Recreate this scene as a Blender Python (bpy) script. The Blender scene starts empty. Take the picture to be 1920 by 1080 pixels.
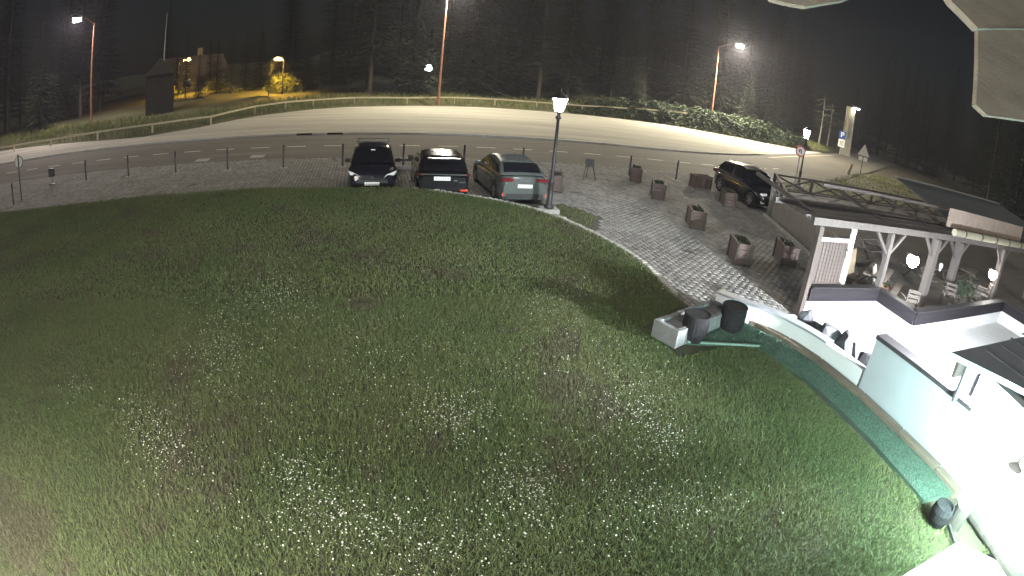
import bpy, math, random
import numpy as np
from mathutils import Vector, Matrix
R = math.radians
random.seed(7); rng = np.random.default_rng(11)
S = bpy.context.scene
COL = S.collection

# ------------------------------------------------------------------ camera
HC = 4.8                                   # camera height above the car park, m
LA, LB = 0.9003, 0.0615                    # lens: angle = LA*r + LB*r^3, r = 1 at the frame's side
PITCH, ROLL, YAW = 0.394, 0.0946, -0.2701
def cam_axes():
    f = Vector((0, math.cos(PITCH), -math.sin(PITCH))); r0 = Vector((1, 0, 0)); u0 = r0.cross(f)
    c, s = math.cos(ROLL), math.sin(ROLL)
    r = c*r0 + s*u0; u = -s*r0 + c*u0
    Z = Matrix.Rotation(YAW, 3, 'Z')
    return Z @ r, Z @ u, Z @ f
AR, AU, AF = cam_axes()
cd = bpy.data.cameras.new('camera'); cam = bpy.data.objects.new('camera', cd); COL.objects.link(cam)
cam.matrix_world = Matrix(((AR.x, AU.x, -AF.x, 0), (AR.y, AU.y, -AF.y, 0), (AR.z, AU.z, -AF.z, HC), (0, 0, 0, 1)))
cd.type = 'PANO'; cd.sensor_width = 36.0; cd.sensor_height = 20.25; cd.sensor_fit = 'HORIZONTAL'
cd.clip_start = 0.05; cd.clip_end = 2000
def pano(k, v):
    for t in (cd, getattr(cd, 'cycles', None)):
        if t is not None and hasattr(t, k): setattr(t, k, v); return
pano('panorama_type', 'FISHEYE_LENS_POLYNOMIAL')
pano('fisheye_fov', R(170))
pano('fisheye_polynomial_k0', 0.0); pano('fisheye_polynomial_k1', -LA/18); pano('fisheye_polynomial_k2', 0.0)
pano('fisheye_polynomial_k3', -LB/18**3); pano('fisheye_polynomial_k4', 0.0)
S.camera = cam

# ------------------------------------------------------------------ night sky, exposure
W = bpy.data.worlds.new('World'); S.world = W; W.use_nodes = True
wn = W.node_tree.nodes; wl = W.node_tree.links
sky = wn.new('ShaderNodeTexSky'); sky.sky_type = 'NISHITA'; sky.sun_disc = False
sky.sun_elevation = R(12); sky.sun_rotation = R(200)
wn['Background'].inputs[1].default_value = 0.002
wl.new(sky.outputs[0], wn['Background'].inputs[0])
sd = bpy.data.lights.new('lawn_fill', 'SUN'); sd.energy = 0.95; sd.angle = R(14); sd.color = (1.0, 0.95, 0.84)  # soft warm fill light added to brighten the lawn evenly
so = bpy.data.objects.new('lawn_fill', sd); COL.objects.link(so); so.rotation_euler = (R(50), 0, R(-20)); so.location = (0, 0, 40)
S.view_settings.view_transform = 'Standard'; S.view_settings.look = 'None'
S.view_settings.exposure = 0; S.view_settings.gamma = 1; S.view_settings.use_curve_mapping = False
S.render.engine = 'CYCLES'
S.cycles.use_denoising = True
S.cycles.sample_clamp_indirect = 3.0
S.cycles.max_bounces = 5; S.cycles.diffuse_bounces = 3; S.cycles.glossy_bounces = 2; S.cycles.volume_bounces = 0
S.cycles.caustics_reflective = False; S.cycles.caustics_refractive = False
S.cycles.use_light_tree = True

# lamp strengths (radiance of the glowing face)
L_STREET, L_LANTERN, L_FLOOD, L_ASSUMED_PORCH, L_TERR, L_SODIUM, L_ASSUMED_FACADE = 9200, 320, 1350, 20000, 120, 5600, 4600
HAZE = 0.00056

# ------------------------------------------------------------------ surveying: a photo pixel to a point of the place
def ray(u, v):
    x, y = (u-960)/960., -(v-540)/960.
    r = math.hypot(x, y)+1e-12; th = LA*r + LB*r**3
    return math.cos(th)*AF + math.sin(th)*(x*AR + y*AU)/r
def on_z(u, v, z=0.):
    d = ray(u, v); t = (z-HC)/d.z; return Vector((d.x*t, d.y*t, z))
def on_y(u, v, y):
    d = ray(u, v); t = y/d.y; return Vector((d.x*t, y, HC+d.z*t))

# ------------------------------------------------------------------ materials
MATS = {}
def mat(name, col, rough=.8, col2=None, scale=6., detail=5., bump=0., bscale=None, metal=0., stretch=None, spec=.5,
        spots=None, coat=0.):
    """noise between col and col2; spots = (colour, scale, threshold) for wear and stains"""
    if name in MATS: return MATS[name]
    m = bpy.data.materials.new(name); m.use_nodes = True; MATS[name] = m
    n, l = m.node_tree.nodes, m.node_tree.links
    b = n['Principled BSDF']; b.inputs['Roughness'].default_value = rough; b.inputs['Metallic'].default_value = metal
    b.inputs['Specular IOR Level'].default_value = spec
    if coat: b.inputs['Coat Weight'].default_value = coat; b.inputs['Coat Roughness'].default_value = .06
    b.inputs['Base Color'].default_value = (*col, 1)
    tc = n.new('ShaderNodeTexCoord'); mp = n.new('ShaderNodeMapping'); l.new(tc.outputs['Object'], mp.inputs[0])
    if stretch: mp.inputs['Scale'].default_value = stretch
    def noise(s, d=5., rough_=.6):
        t = n.new('ShaderNodeTexNoise'); t.inputs['Scale'].default_value = s; t.inputs['Detail'].default_value = d
        t.inputs['Roughness'].default_value = rough_; l.new(mp.outputs[0], t.inputs['Vector']); return t
    out = None
    if col2:
        t = noise(scale, detail); r = n.new('ShaderNodeValToRGB')
        r.color_ramp.elements[0].position = .3; r.color_ramp.elements[1].position = .7
        r.color_ramp.elements[0].color = (*col, 1); r.color_ramp.elements[1].color = (*col2, 1)
        l.new(t.outputs['Fac'], r.inputs[0]); out = r.outputs[0]
    if spots:
        t = noise(spots[1], 6., .65); mr = n.new('ShaderNodeMapRange'); mr.inputs[1].default_value = spots[2]; mr.inputs[2].default_value = spots[2]+.08
        l.new(t.outputs['Fac'], mr.inputs[0])
        mx = n.new('ShaderNodeMix'); mx.data_type = 'RGBA'; l.new(mr.outputs[0], mx.inputs[0])
        if out is not None: l.new(out, mx.inputs[6])
        else: mx.inputs[6].default_value = (*col, 1)
        mx.inputs[7].default_value = (*spots[0], 1); out = mx.outputs[2]
    if out is not None: l.new(out, b.inputs['Base Color'])
    if bump:
        t = noise(bscale or scale*4, 6.); bp = n.new('ShaderNodeBump'); bp.inputs['Strength'].default_value = bump; bp.inputs['Distance'].default_value = .02
        l.new(t.outputs['Fac'], bp.inputs['Height']); l.new(bp.outputs[0], b.inputs['Normal'])
    return m
def emit(name, col, s):
    if name in MATS: return MATS[name]
    m = bpy.data.materials.new(name); m.use_nodes = True; MATS[name] = m
    n = m.node_tree.nodes; b = n['Principled BSDF']; b.inputs['Base Color'].default_value = (*col, 1)
    b.inputs['Emission Color'].default_value = (*col, 1); b.inputs['Emission Strength'].default_value = s
    return m
def varied(m, amount=.35, attr=None):
    """per-island brightness variation, for blades, leaves, pavers, planks"""
    n, l = m.node_tree.nodes, m.node_tree.links
    b = n['Principled BSDF']; g = n.new('ShaderNodeNewGeometry'); h = n.new('ShaderNodeHueSaturation')
    mr = n.new('ShaderNodeMapRange'); mr.inputs[3].default_value = 1-amount; mr.inputs[4].default_value = 1+amount
    l.new(g.outputs['Random Per Island'], mr.inputs[0]); l.new(mr.outputs[0], h.inputs['Value'])
    src = b.inputs['Base Color']
    if src.links: l.new(src.links[0].from_socket, h.inputs['Color'])
    else: h.inputs['Color'].default_value = src.default_value
    l.new(h.outputs[0], src); return m

asphalt = mat('asphalt', (.095, .088, .075), .9, (.15, .138, .118), .9, 8, .5, 60, stretch=(.12, 1.2, 1), spots=((.19, .175, .15), .9, .6))
lot_m = mat('lot_surface', (.26, .25, .215), .95, (.44, .42, .365), .7, 9, .5, 40, stretch=(.07, 1.3, 1), spots=((.24, .23, .195), 1.6, .57))
soil = mat('soil', (.06, .05, .035), 1, (.09, .08, .05), 2, 6, .6)
forest_floor = mat('forest_floor', (.05, .06, .025), 1, (.09, .08, .04), .6, 6, .6)
paver_m = varied(mat('concrete_paver', (.21, .20, .185), .9, (.28, .27, .255), .8, 6, .4, 60, spots=((.11, .105, .09), .7, .60)), .22)
joint_m = mat('joint_sand', (.065, .06, .05), 1, (.09, .085, .07), 3)
conc = mat('concrete', (.30, .29, .27), .9, (.42, .41, .39), 1.5, 7, .4, 30, spots=((.2, .2, .18), 2, .62))
white_paint = mat('white_render', (.66, .67, .68), .85, (.58, .59, .60), 1.2, 6, .25, 60, spots=((.42, .43, .42), 1.6, .62))
white_floor = mat('white_terrace_concrete', (.70, .70, .69), .85, (.6, .6, .59), .8, 6, .2, 40)
kerb_white = varied(mat('whitewashed_stone', (.55, .53, .48), .95, (.35, .34, .30), 5, 7, .8, 14), .25)
line_paint = mat('road_paint', (.75, .73, .6), .8, (.55, .53, .45), 4, 7)
grass_m = varied(mat('lawn_grass', (.085, .122, .042), .75, (.13, .142, .06), .45, 5, spec=.3, spots=((.105, .10, .056), .5, .55)), .45)
flower_m = varied(mat('clover_flower', (.48, .48, .40), .8), .3)
tall_m = varied(mat('tall_grass_blade', (.10, .13, .04), .8, (.16, .16, .06), .5), .4)
leaf_m = varied(mat('undergrowth_leaf', (.018, .034, .013), .75, (.035, .05, .022), .7), .45)
needle_m = varied(mat('spruce_needle', (.018, .025, .014), .9, (.030, .038, .020), .8), .45)
bark_m = mat('bark', (.045, .036, .03), 1, (.075, .06, .05), 8, 6, .8, 20, stretch=(1, 1, .2))
wood_dark = mat('dark_stained_wood', (.050, .038, .032), .75, (.078, .06, .052), 5, 6, .4, 30, stretch=(3, 3, .4))
wood_brown = varied(mat('brown_planter_wood', (.075, .052, .045), .8, (.12, .082, .07), 5, 6, .4, 30, stretch=(3, 3, .5)), .2)
wood_grey = varied(mat('weathered_grey_wood', (.20, .185, .16), .85, (.29, .27, .24), 3, 7, .5, 30, stretch=(4, 4, .4)), .2)
pergola_wood = varied(mat('dark_weathered_timber', (.075, .066, .062), .85, (.12, .105, .098), 3, 7, .5, 30, stretch=(4, 4, .4)), .2)
wood_light = mat('pale_fence_wood', (.36, .31, .22), .85, (.46, .41, .3), 4, 6, .4, 30)
metal_dark = mat('black_painted_metal', (.02, .02, .022), .45, (.035, .03, .03), 8)
metal_rust = mat('brown_painted_steel', (.30, .13, .075), .6, (.24, .11, .07), 3, 5)
metal_grey = mat('galvanised_metal', (.35, .35, .36), .45, (.28, .28, .29), 6, metal=.6)
rubber = mat('tyre_rubber', (.015, .015, .015), .9)
glass_dark = mat('tinted_glass', (.008, .008, .01), .06, spec=.6)
chrome = mat('chrome', (.65, .65, .66), .18, metal=1.)
lens_clear = mat('headlamp_lens', (.75, .76, .75), .12, spec=.7)
lens_red = mat('tail_lamp_red', (.13, .010, .012), .2)
plate_m = mat('plate_white', (.8, .8, .78), .5)
ink = mat('plate_ink', (.05, .05, .06), .7)
turf_m = mat('green_turf_mat', (.045, .085, .058), .95, (.06, .105, .075), 3, 6, .7, 120, spots=((.07, .085, .06), 2, .6))
stone_m = varied(mat('grey_field_stone', (.14, .14, .145), .95, (.27, .27, .27), 3, 7, .7, 12), .25)
pot_m = mat('dark_woven_pot', (.012, .011, .013), .95, (.026, .024, .025), 16, 4, .9, 60, spec=.15)
terracotta = mat('terracotta', (.42, .2, .12), .85, (.36, .17, .1), 6)
roof_m = mat('slate_blue_roof_sheet', (.10, .11, .125), .55, (.15, .16, .175), 1.5, 6, .3, 20)
trim_grey = mat('grey_coping_metal', (.22, .235, .26), .55, (.28, .29, .32), 3, 5)
sign_white = mat('sign_white', (.75, .75, .74), .5)
sign_red = mat('sign_red', (.5, .02, .03), .5)
sign_blue = mat('sign_blue', (.03, .08, .35), .5)
sign_back = mat('sign_grey_back', (.6, .57, .54), .6)
yellow_wall = mat('ochre_render', (.55, .42, .2), .9, (.45, .33, .15), 1, 5)
tarp_m = mat('rolled_cream_tarp', (.40, .38, .28), .8, (.30, .28, .21), 3, 5, .5, 14)
plank_warm = varied(mat('pale_pink_plank', (.33, .26, .22), .8, (.42, .34, .29), 4, 6, .3, 20), .15)

# ------------------------------------------------------------------ mesh helpers
class MB:
    def __init__(s): s.v = []; s.f = []
    def add(s, vs, fs):
        o = len(s.v); s.v += [tuple(p) for p in vs]; s.f += [tuple(i+o for i in f) for f in fs]; return s
    def box(s, c, d, rz=0., rx=0., ry=0., taper=1.):
        hx, hy, hz = d[0]/2, d[1]/2, d[2]/2
        M = Matrix.Translation(c) @ Matrix.Rotation(rz, 4, 'Z') @ Matrix.Rotation(ry, 4, 'Y') @ Matrix.Rotation(rx, 4, 'X')
        vs = [M @ Vector((x*hx*(taper if z > 0 else 1), y*hy*(taper if z > 0 else 1), z*hz)) for z in (-1, 1) for y in (-1, 1) for x in (-1, 1)]
        return s.add(vs, [(0, 2, 3, 1), (4, 5, 7, 6), (0, 1, 5, 4), (2, 6, 7, 3), (0, 4, 6, 2), (1, 3, 7, 5)])
    def bar(s, a, b, w, h=None, up=(0, 0, 1)):
        """rectangular bar from a to b"""
        a, b = Vector(a), Vector(b); h = h or w; d = (b-a).normalized(); up = Vector(up)
        if abs(d.dot(up)) > .98: up = Vector((0, 1, 0))
        x = d.cross(up).normalized(); y = x.cross(d)
        vs = [p + x*sx*w/2 + y*sy*h/2 for p in (a, b) for sy in (-1, 1) for sx in (-1, 1)]
        return s.add(vs, [(0, 1, 3, 2), (4, 6, 7, 5), (0, 4, 5, 1), (2, 3, 7, 6), (0, 2, 6, 4), (1, 5, 7, 3)])
    def tube(s, a, b, r0, r1=None, n=10, cap=True):
        a, b = Vector(a), Vector(b); r1 = r0 if r1 is None else r1; d = (b-a).normalized()
        x = d.orthogonal().normalized(); y = d.cross(x); vs = []
        for p, r in ((a, r0), (b, r1)):
            vs += [p + (x*math.cos(t) + y*math.sin(t))*r for t in (2*math.pi*i/n for i in range(n))]
        fs = [(i, (i+1) % n, n+(i+1) % n, n+i) for i in range(n)]
        if cap: fs += [tuple(range(n-1, -1, -1)), tuple(range(n, 2*n))]
        return s.add(vs, fs)
    def lathe(s, prof, n=16, c=(0, 0, 0)):
        vs = []; fs = []
        for r, z in prof: vs += [(c[0]+r*math.cos(2*math.pi*i/n), c[1]+r*math.sin(2*math.pi*i/n), c[2]+z) for i in range(n)]
        for k in range(len(prof)-1): fs += [(k*n+i, k*n+(i+1) % n, (k+1)*n+(i+1) % n, (k+1)*n+i) for i in range(n)]
        fs += [tuple(range(n-1, -1, -1)), tuple((len(prof)-1)*n+i for i in range(n))]
        return s.add(vs, fs)
    def grid(s, rows, flip=False):
        m = len(rows[0]); vs = [p for r in rows for p in r]
        fs = [(i*m+j, i*m+j+1, (i+1)*m+j+1, (i+1)*m+j) for i in range(len(rows)-1) for j in range(m-1)]
        if flip: fs = [f[::-1] for f in fs]
        return s.add(vs, fs)
    def prism(s, pts, z0, z1):
        n = len(pts); vs = [(x, y, z0) for x, y in pts] + [(x, y, z1) for x, y in pts]
        return s.add(vs, [tuple(range(n-1, -1, -1)), tuple(range(n, 2*n))] + [(i, (i+1) % n, n+(i+1) % n, n+i) for i in range(n)])
    def build(s, name, m, parent=None, smooth=False, bevel=0., kind=None, label=None):
        me = bpy.data.meshes.new(name); me.from_pydata(s.v, [], s.f); me.update(); me.materials.append(m)
        if smooth: me.polygons.foreach_set('use_smooth', [True]*len(me.polygons))
        o = bpy.data.objects.new(name, me); COL.objects.link(o)
        if parent: o.parent = parent
        if bevel:
            b = o.modifiers.new('Bevel', 'BEVEL'); b.width = bevel; b.segments = 2; b.limit_method = 'ANGLE'
        if kind: o['kind'] = kind
        if label: o['label'] = label
        return o
def np_mesh(name, V, F, m, kind=None, parent=None):
    """V (n,3), F (k,3|4) numpy"""
    me = bpy.data.meshes.new(name); n, k = F.shape
    me.vertices.add(len(V)); me.vertices.foreach_set('co', V.astype(np.float32).ravel())
    me.loops.add(n*k); me.loops.foreach_set('vertex_index', F.astype(np.int32).ravel())
    me.polygons.add(n); me.polygons.foreach_set('loop_start', np.arange(0, n*k, k, dtype=np.int32))
    me.update(calc_edges=True); me.materials.append(m)
    o = bpy.data.objects.new(name, me); COL.objects.link(o)
    if kind: o['kind'] = kind
    if parent: o.parent = parent
    return o
def thing(name, label, cat, loc=(0, 0, 0), rz=0., group=None, scale=1.):
    o = bpy.data.objects.new(name, None); o.empty_display_size = .2; COL.objects.link(o)
    o.location = loc; o.rotation_euler = (0, 0, rz); o.scale = (scale,)*3
    o['label'] = label; o['category'] = cat
    if group: o['group'] = group
    return o
def dup(root, loc, rz=0., label=None, scale=1.):
    def cp(o, par):
        c = o.copy(); COL.objects.link(c)
        if par: c.parent = par
        for ch in kids.get(o.name, []): cp(ch, c)
        return c
    kids = {}
    for o in list(COL.objects):
        if o.parent: kids.setdefault(o.parent.name, []).append(o)
    r = cp(root, None); r.location = loc; r.rotation_euler = (0, 0, rz); r.scale = (scale,)*3
    if label: r['label'] = label
    return r
def sstep(a, b, x):
    t = np.clip((x-a)/(b-a), 0, 1); return t*t*(3-2*t)
def inside(px, py, poly):
    poly = np.array(poly); x1, y1 = poly[:, 0], poly[:, 1]; x2, y2 = np.roll(x1, -1), np.roll(y1, -1)
    r = np.zeros(len(px), bool)
    for a, b, c, d in zip(x1, y1, x2, y2):
        if b == d: continue
        r ^= ((b > py) != (d > py)) & (px < (c-a)*(py-b)/(d-b)+a)
    return r

# ------------------------------------------------------------------ the setting: ground, road, car park, hillside
LED = np.array([(-90, 46), (-45, 45), (-37.5, 44.5), (-30, 42.5), (-22, 40), (-18.1, 39.2), (-14.2, 42), (-11, 47.9), (-6.2, 52.7), (-2.5, 54.9), (5.3, 57.0),
                (11, 58), (23, 58.4), (36, 58), (45.7, 55.6), (54, 56), (62, 60), (75, 68.5), (95, 84), (160, 130)], float)
def ledge(x): return np.interp(x, LED[:, 0], LED[:, 1])
def hz(x, y):
    d = y-ledge(x)
    z = .12*sstep(-.2, .1, d) + .38*sstep(0, 2.0, d) + 1.15*sstep(18, 36, x)*sstep(58, 46, x)*sstep(.2, 3.6, d)
    z = z + .03*np.clip(d-5, 0, None) + .10*np.clip(d-22, 0, None)*sstep(-30, 10, x)
    return z + .08*np.sin(x*.7+y*.5)*sstep(1, 4, d)
gm = MB(); gm.add([(-175, -105, -.06), (235, -105, -.06), (235, 225, -.06), (-175, 225, -.06)], [(0, 1, 2, 3)])
gm.build('ground', soil, kind='structure')
# hillside behind the car park, one sheet
xs = np.concatenate([np.arange(-160, -50, 6), np.arange(-50, 80, 1.0), np.arange(80, 220, 6)])
ts = np.concatenate([np.arange(0, 6, .3), np.arange(6, 30, 2), np.arange(30, 170, 10)])
rows = []
for t in ts:
    y = ledge(xs)+t; z = hz(xs, y); rows.append([(a, b, c-(.12 if t == 0 else 0)) for a, b, c in zip(xs, y, z)])
MB().grid(rows).build('hillside', forest_floor, smooth=True, kind='structure')
# road
RC = [(-120, 31.4), (-80, 31.4), (-40, 31.4), (-10, 31.4), (6, 31.4), (13, 31.4), (19.5, 31.5), (26, 32.9), (34, 36.6), (45, 43.5), (60, 53), (85, 69), (120, 90)]
def spline(pts, n=12):
    out = []; P = [Vector((*p, 0)) for p in pts]; P = [2*P[0]-P[1]]+P+[2*P[-1]-P[-2]]
    for i in range(1, len(P)-2):
        for k in range(n):
            t = k/n; a, b, c, d = P[i-1:i+3]
            out.append(.5*((2*b)+(c-a)*t+(2*a-5*b+4*c-d)*t*t+(3*b-a-3*c+d)*t**3))
    return out+[P[-2]]
rc = spline(RC)
def offset(line, d):
    out = []
    for i, p in enumerate(line):
        t = (line[min(i+1, len(line)-1)]-line[max(i-1, 0)]).normalized(); out.append(p+Vector((-t.y, t.x, 0))*d)
    return out
def strip(d0, d1, z, n=1, line=None):
    return MB().grid([[(p.x, p.y, z) for p in offset(line or rc, d0+(d1-d0)*k/n)] for k in range(n+1)])
road = strip(-4.2, 4.2, 0., 2).build('road', asphalt, kind='structure')
strip(-4.45, -4.2, .012).build('gutter', mat('wet_gutter', (.03, .028, .024), .7, (.05, .045, .04), 3), kind='structure')
# car park over the road, a step up, with a kerb
far = [(x, y) for x, y in LED if -46 < x < 64]
kl = [p for p in offset(rc, 4.36) if -60 < p.x < 60]
kerb_l = [p for p in kl if p.x < 33.5]
lotp = [(p.x, p.y) for p in kl] + [(62, 61.5)] + [(x, y+.25) for x, y in reversed(far)] + [(-60, 46)]
lm_ = MB()
n_ = len(kl)
fx = [p.x for p in kl]
lot_rows = [[], []]
top = [[(p.x, p.y, .10 if p.x < 33 else .10*max(0, 1-(p.x-33)/4)+.004) for p in kl], [(p.x, max(p.y+.1, float(ledge(p.x))+.25), .10 if p.x < 33 else .10*max(0, 1-(p.x-33)/4)+.004) for p in kl]]
rr = [[tuple(Vector(a).lerp(Vector(b), k/6)) for a, b in zip(*top)] for k in range(7)]
MB().grid(rr).build('parking_lot', lot_m, kind='structure')
kb = thing('lot_kerb', 'long concrete kerb between the road and the pale car park', 'kerb')
for i in range(72):
    x0 = -40+i*1.0
    if -6.4 < x0 < -2.2 and i % 2: continue
    a = Vector((x0+.01, 35.69, .05)); b = Vector((x0+.99, 35.69, .05))
    if x0 > 17:
        j = min(range(len(kl)), key=lambda q: abs(kl[q].x-x0)); j2 = min(range(len(kl)), key=lambda q: abs(kl[q].x-x0-1))
        ya = np.interp(x0, fx, [p.y for p in kl]); yb = np.interp(x0+1, fx, [p.y for p in kl])
        a = Vector((x0+.01, ya-.07, .05)); b = Vector((x0+.99, yb-.07, .05))
    MB().bar(a, b, .14, .13).build('kerb_stone', conc, kb)
# dashed centre line
for n in range(-22, 14):
    c = 2.045+n*2.132; pts = []
    for k in (-.55, .55):
        x = c+k; y = np.interp(x, [p.x for p in rc], [p.y for p in rc])-.42; pts.append((x, y))
    (xa, ya), (xb, yb) = pts
    MB().add([(xa, ya-.08, .006), (xb, yb-.08, .006), (xb, yb+.08, .006), (xa, ya+.08, .006)], [(0, 1, 2, 3)]).build('road_dash', line_paint, road)
strip(3.3, 3.42, .005, 1, [p for p in rc if 36 < p.x < 70]).build('edge_line', line_paint, road)
for u, v in ((483, 293), (380, 300), (1231, 322)):
    p = on_z(u, v, .0)
    o = MB().box((0, 0, .006), (.75, .75, .012)).build('utility_cover', conc); o.location = p
    o['label'] = {483: 'pale square utility cover in the road, second of the two left of the parked cars', 380: 'pale square utility cover in the road furthest left', 1231: 'pale square utility cover near the planters at the road edge'}[u]; o['category'] = 'utility cover'

# lawn
LE = [(-26, 19.6), (-18, 19.5), (-13.6, 19.4), (-10.8, 19.35), (-6, 18.95), (-3.4, 18.8), (-.9, 18.65), (1.5, 18.35), (3.1, 17.6), (4.4, 16.8), (5.5, 15.8), (6.05, 14.5),
      (6.4, 13.2), (6.55, 11.9), (6.5, 10.8), (6.5, 9.9), (6.55, 9.2), (6.9, 8.9), (7.6, 8.7), (8.1, 7.4), (8.2, 6), (8.1, 4), (8.0, 2.6), (7.7, 1.2), (7.0, .8), (3, 1.8), (-3, 2.4), (-26, 6)]
edge = [(p.x, p.y) for p in spline(LE[:16], 8)] + LE[16:]
def lz(x, y):
    z = .30 + .17*sstep(11, 18, y)*sstep(-14, -2, x)*sstep(7.5, 3.0, x) - .17*sstep(-3, -16, x)*sstep(9, 18, y)
    return z + .025*np.sin(x*1.3)*np.sin(y*1.1+.6)
cx, cy = 1.5, 7.0
rows = []
dens = []
for i in range(len(edge)):
    a, b = edge[i], edge[(i+1) % len(edge)]; L = math.hypot(b[0]-a[0], b[1]-a[1]); k = max(1, int(L/.5))
    dens += [(a[0]+(b[0]-a[0])*j/k, a[1]+(b[1]-a[1])*j/k) for j in range(k)]
dens.append(dens[0])
for t in (0, .1, .2, .3, .4, .5, .6, .7, .8, .86, .92, .96, .985, 1.):
    rows.append([(cx+(x-cx)*t, cy+(y-cy)*t, float(lz(cx+(x-cx)*t, cy+(y-cy)*t))-(.04 if t == 1 else 0)) for x, y in dens])
rows.append([(x, y, -.05) for x, y in dens])
MB().grid(rows, True).build('lawn', mat('lawn_soil', (.045, .05, .025), 1, (.07, .06, .035), 2, 6, .8, 30), smooth=True, kind='structure')
# blades
def blades(n, poly, xr, yr, zf, h, w, lean, keep=None):
    x = rng.uniform(*xr, n); y = rng.uniform(*yr, n); k = inside(x, y, poly)
    if keep is not None: k &= rng.random(n) < keep(x, y)
    x, y = x[k], y[k]; n = len(x); z = zf(x, y)
    a = rng.uniform(0, 6.283, n); hh = rng.uniform(*h, n); ww = rng.uniform(*w, n)*.5; ln = rng.uniform(*lean, n)*hh; la = rng.uniform(0, 6.283, n)
    ca, sa = np.cos(a)*ww, np.sin(a)*ww; dx, dy = np.cos(la)*ln, np.sin(la)*ln
    V = np.empty((n, 5, 3))
    V[:, 0] = np.stack([x-ca, y-sa, z-.01], 1); V[:, 1] = np.stack([x+ca, y+sa, z-.01], 1)
    V[:, 2] = np.stack([x+ca*.8+dx*.35, y+sa*.8+dy*.35, z+hh*.6], 1); V[:, 3] = np.stack([x-ca*.8+dx*.35, y-sa*.8+dy*.35, z+hh*.6], 1)
    V[:, 4] = np.stack([x+dx, y+dy, z+hh*.97], 1)
    b = (np.arange(n)*5)[:, None]
    F = np.concatenate([b+np.array([[0, 1, 2]]), b+np.array([[0, 2, 3]]), b+np.array([[3, 2, 4]])])
    return V.reshape(-1, 3), F
def patch(x, y, s=1.):   # smooth pseudo-noise 0..1
    return .5+.5*np.sin(x*1.7*s+1.3*np.sin(y*1.1*s))*np.sin(y*1.9*s+1.7*np.sin(x*.8*s+2))
in_view = lambda x, y: np.where((x > -1.35*y-3), 1., 0.)
mat_area = [(5.1, 7.25), (7.15, 7.6), (7.05, 1.2), (8.3, 1.2), (8.5, 9.2), (6.2, 9.3), (5.0, 8.5)]
nomat = lambda x, y: in_view(x, y)*(~inside(x, y, mat_area))
V1, F1 = blades(1150000, edge, (-11, 8.2), (1, 10), lz, (.025, .075), (.0045, .0085), (.2, 1.3), lambda x, y: nomat(x, y)*(.55+.45*patch(x, y, 1.1)))
V2, F2 = blades(520000, edge, (-26, 8.2), (10, 19.7), lz, (.035, .085), (.011, .019), (.2, 1.1), lambda x, y: nomat(x, y)*(.5+.5*patch(x, y)))
np_mesh('lawn_grass', np.concatenate([V1, V2]), np.concatenate([F1, F2+len(V1)]), grass_m, 'stuff')
# clover and daisies in drifts
cl = [(505, 545, 75, 55, 520), (420, 620, 60, 70, 260), (1040, 565, 70, 40, 190), (850, 775, 75, 45, 260), (1190, 745, 90, 70, 330), (1250, 820, 50, 40, 120), (980, 910, 60, 50, 170),
      (310, 830, 60, 60, 200), (610, 960, 120, 60, 220), (255, 775, 50, 40, 120), (140, 730, 40, 30, 70), (380, 690, 90, 60, 150), (690, 700, 110, 70, 120), (900, 480, 220, 40, 260),
      (1120, 640, 120, 70, 160), (800, 1000, 250, 60, 260), (1250, 930, 140, 80, 200), (1090, 480, 60, 40, 60), (600, 800, 300, 200, 300), (900, 620, 300, 140, 300), (1000, 880, 110, 60, 110), (560, 880, 60, 40, 110)]
pts = []
for u, v, su, sv, n in cl:
    for _ in range(int(n*1.7)):
        p = on_z(u+random.gauss(0, su*.6), min(1075, max(395, v+random.gauss(0, sv*.6))), .38)
        pts.append((p.x, p.y))
pts = np.array(pts); k = inside(pts[:, 0], pts[:, 1], edge) & (nomat(pts[:, 0], pts[:, 1]) > 0); pts = pts[k]
n = len(pts); rad = rng.uniform(.003, .012, n); hz_ = lz(pts[:, 0], pts[:, 1])+rng.uniform(.02, .08, n)
ang = np.arange(6)*math.pi/3; tx, ty = rng.normal(0, .35, n), rng.normal(0, .35, n)
V = np.empty((n, 7, 3)); V[:, 6] = np.stack([pts[:, 0], pts[:, 1], hz_+rad*.8], 1)
for i in range(6):
    dx, dy = rad*math.cos(ang[i]), rad*math.sin(ang[i]); V[:, i] = np.stack([pts[:, 0]+dx, pts[:, 1]+dy, hz_+dx*tx+dy*ty], 1)
b = (np.arange(n)*7)[:, None]
np_mesh('clover_flowers', V.reshape(-1, 3), np.concatenate([b+np.array([[i, (i+1) % 6, 6]]) for i in range(6)]), flower_m, 'stuff')

# lawn kerb of whitewashed stones
lk = thing('lawn_kerb', 'curving kerb of rough whitewashed stones edging the lawn beside the paving', 'kerb')
kp = [Vector((x+.1, y+.08, 0)) for x, y in edge if x > 1.2 and y > 9.2]
acc = 0.; seg = []
for a, b in zip(kp[:-1], kp[1:]):
    L = (b-a).length; s = 0
    while s < L:
        seg.append(a.lerp(b, s/L)); s += .42
for a, b in zip(seg[:-1], seg[1:]):
    z = float(lz(a.x, a.y)); w = random.uniform(.15, .2)
    d = (b-a); c = (a+b)/2; q = MB(); ang_ = math.atan2(d.y, d.x)
    q.box((c.x, c.y, (z+.03)/2), (d.length*.97, w, z+.03+random.uniform(-.02, .03)), ang_+random.uniform(-.06, .06), random.uniform(-.05, .05), random.uniform(-.04, .04), .9)
    q.build('kerb_stone', kerb_white, lk, bevel=.03)

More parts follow.
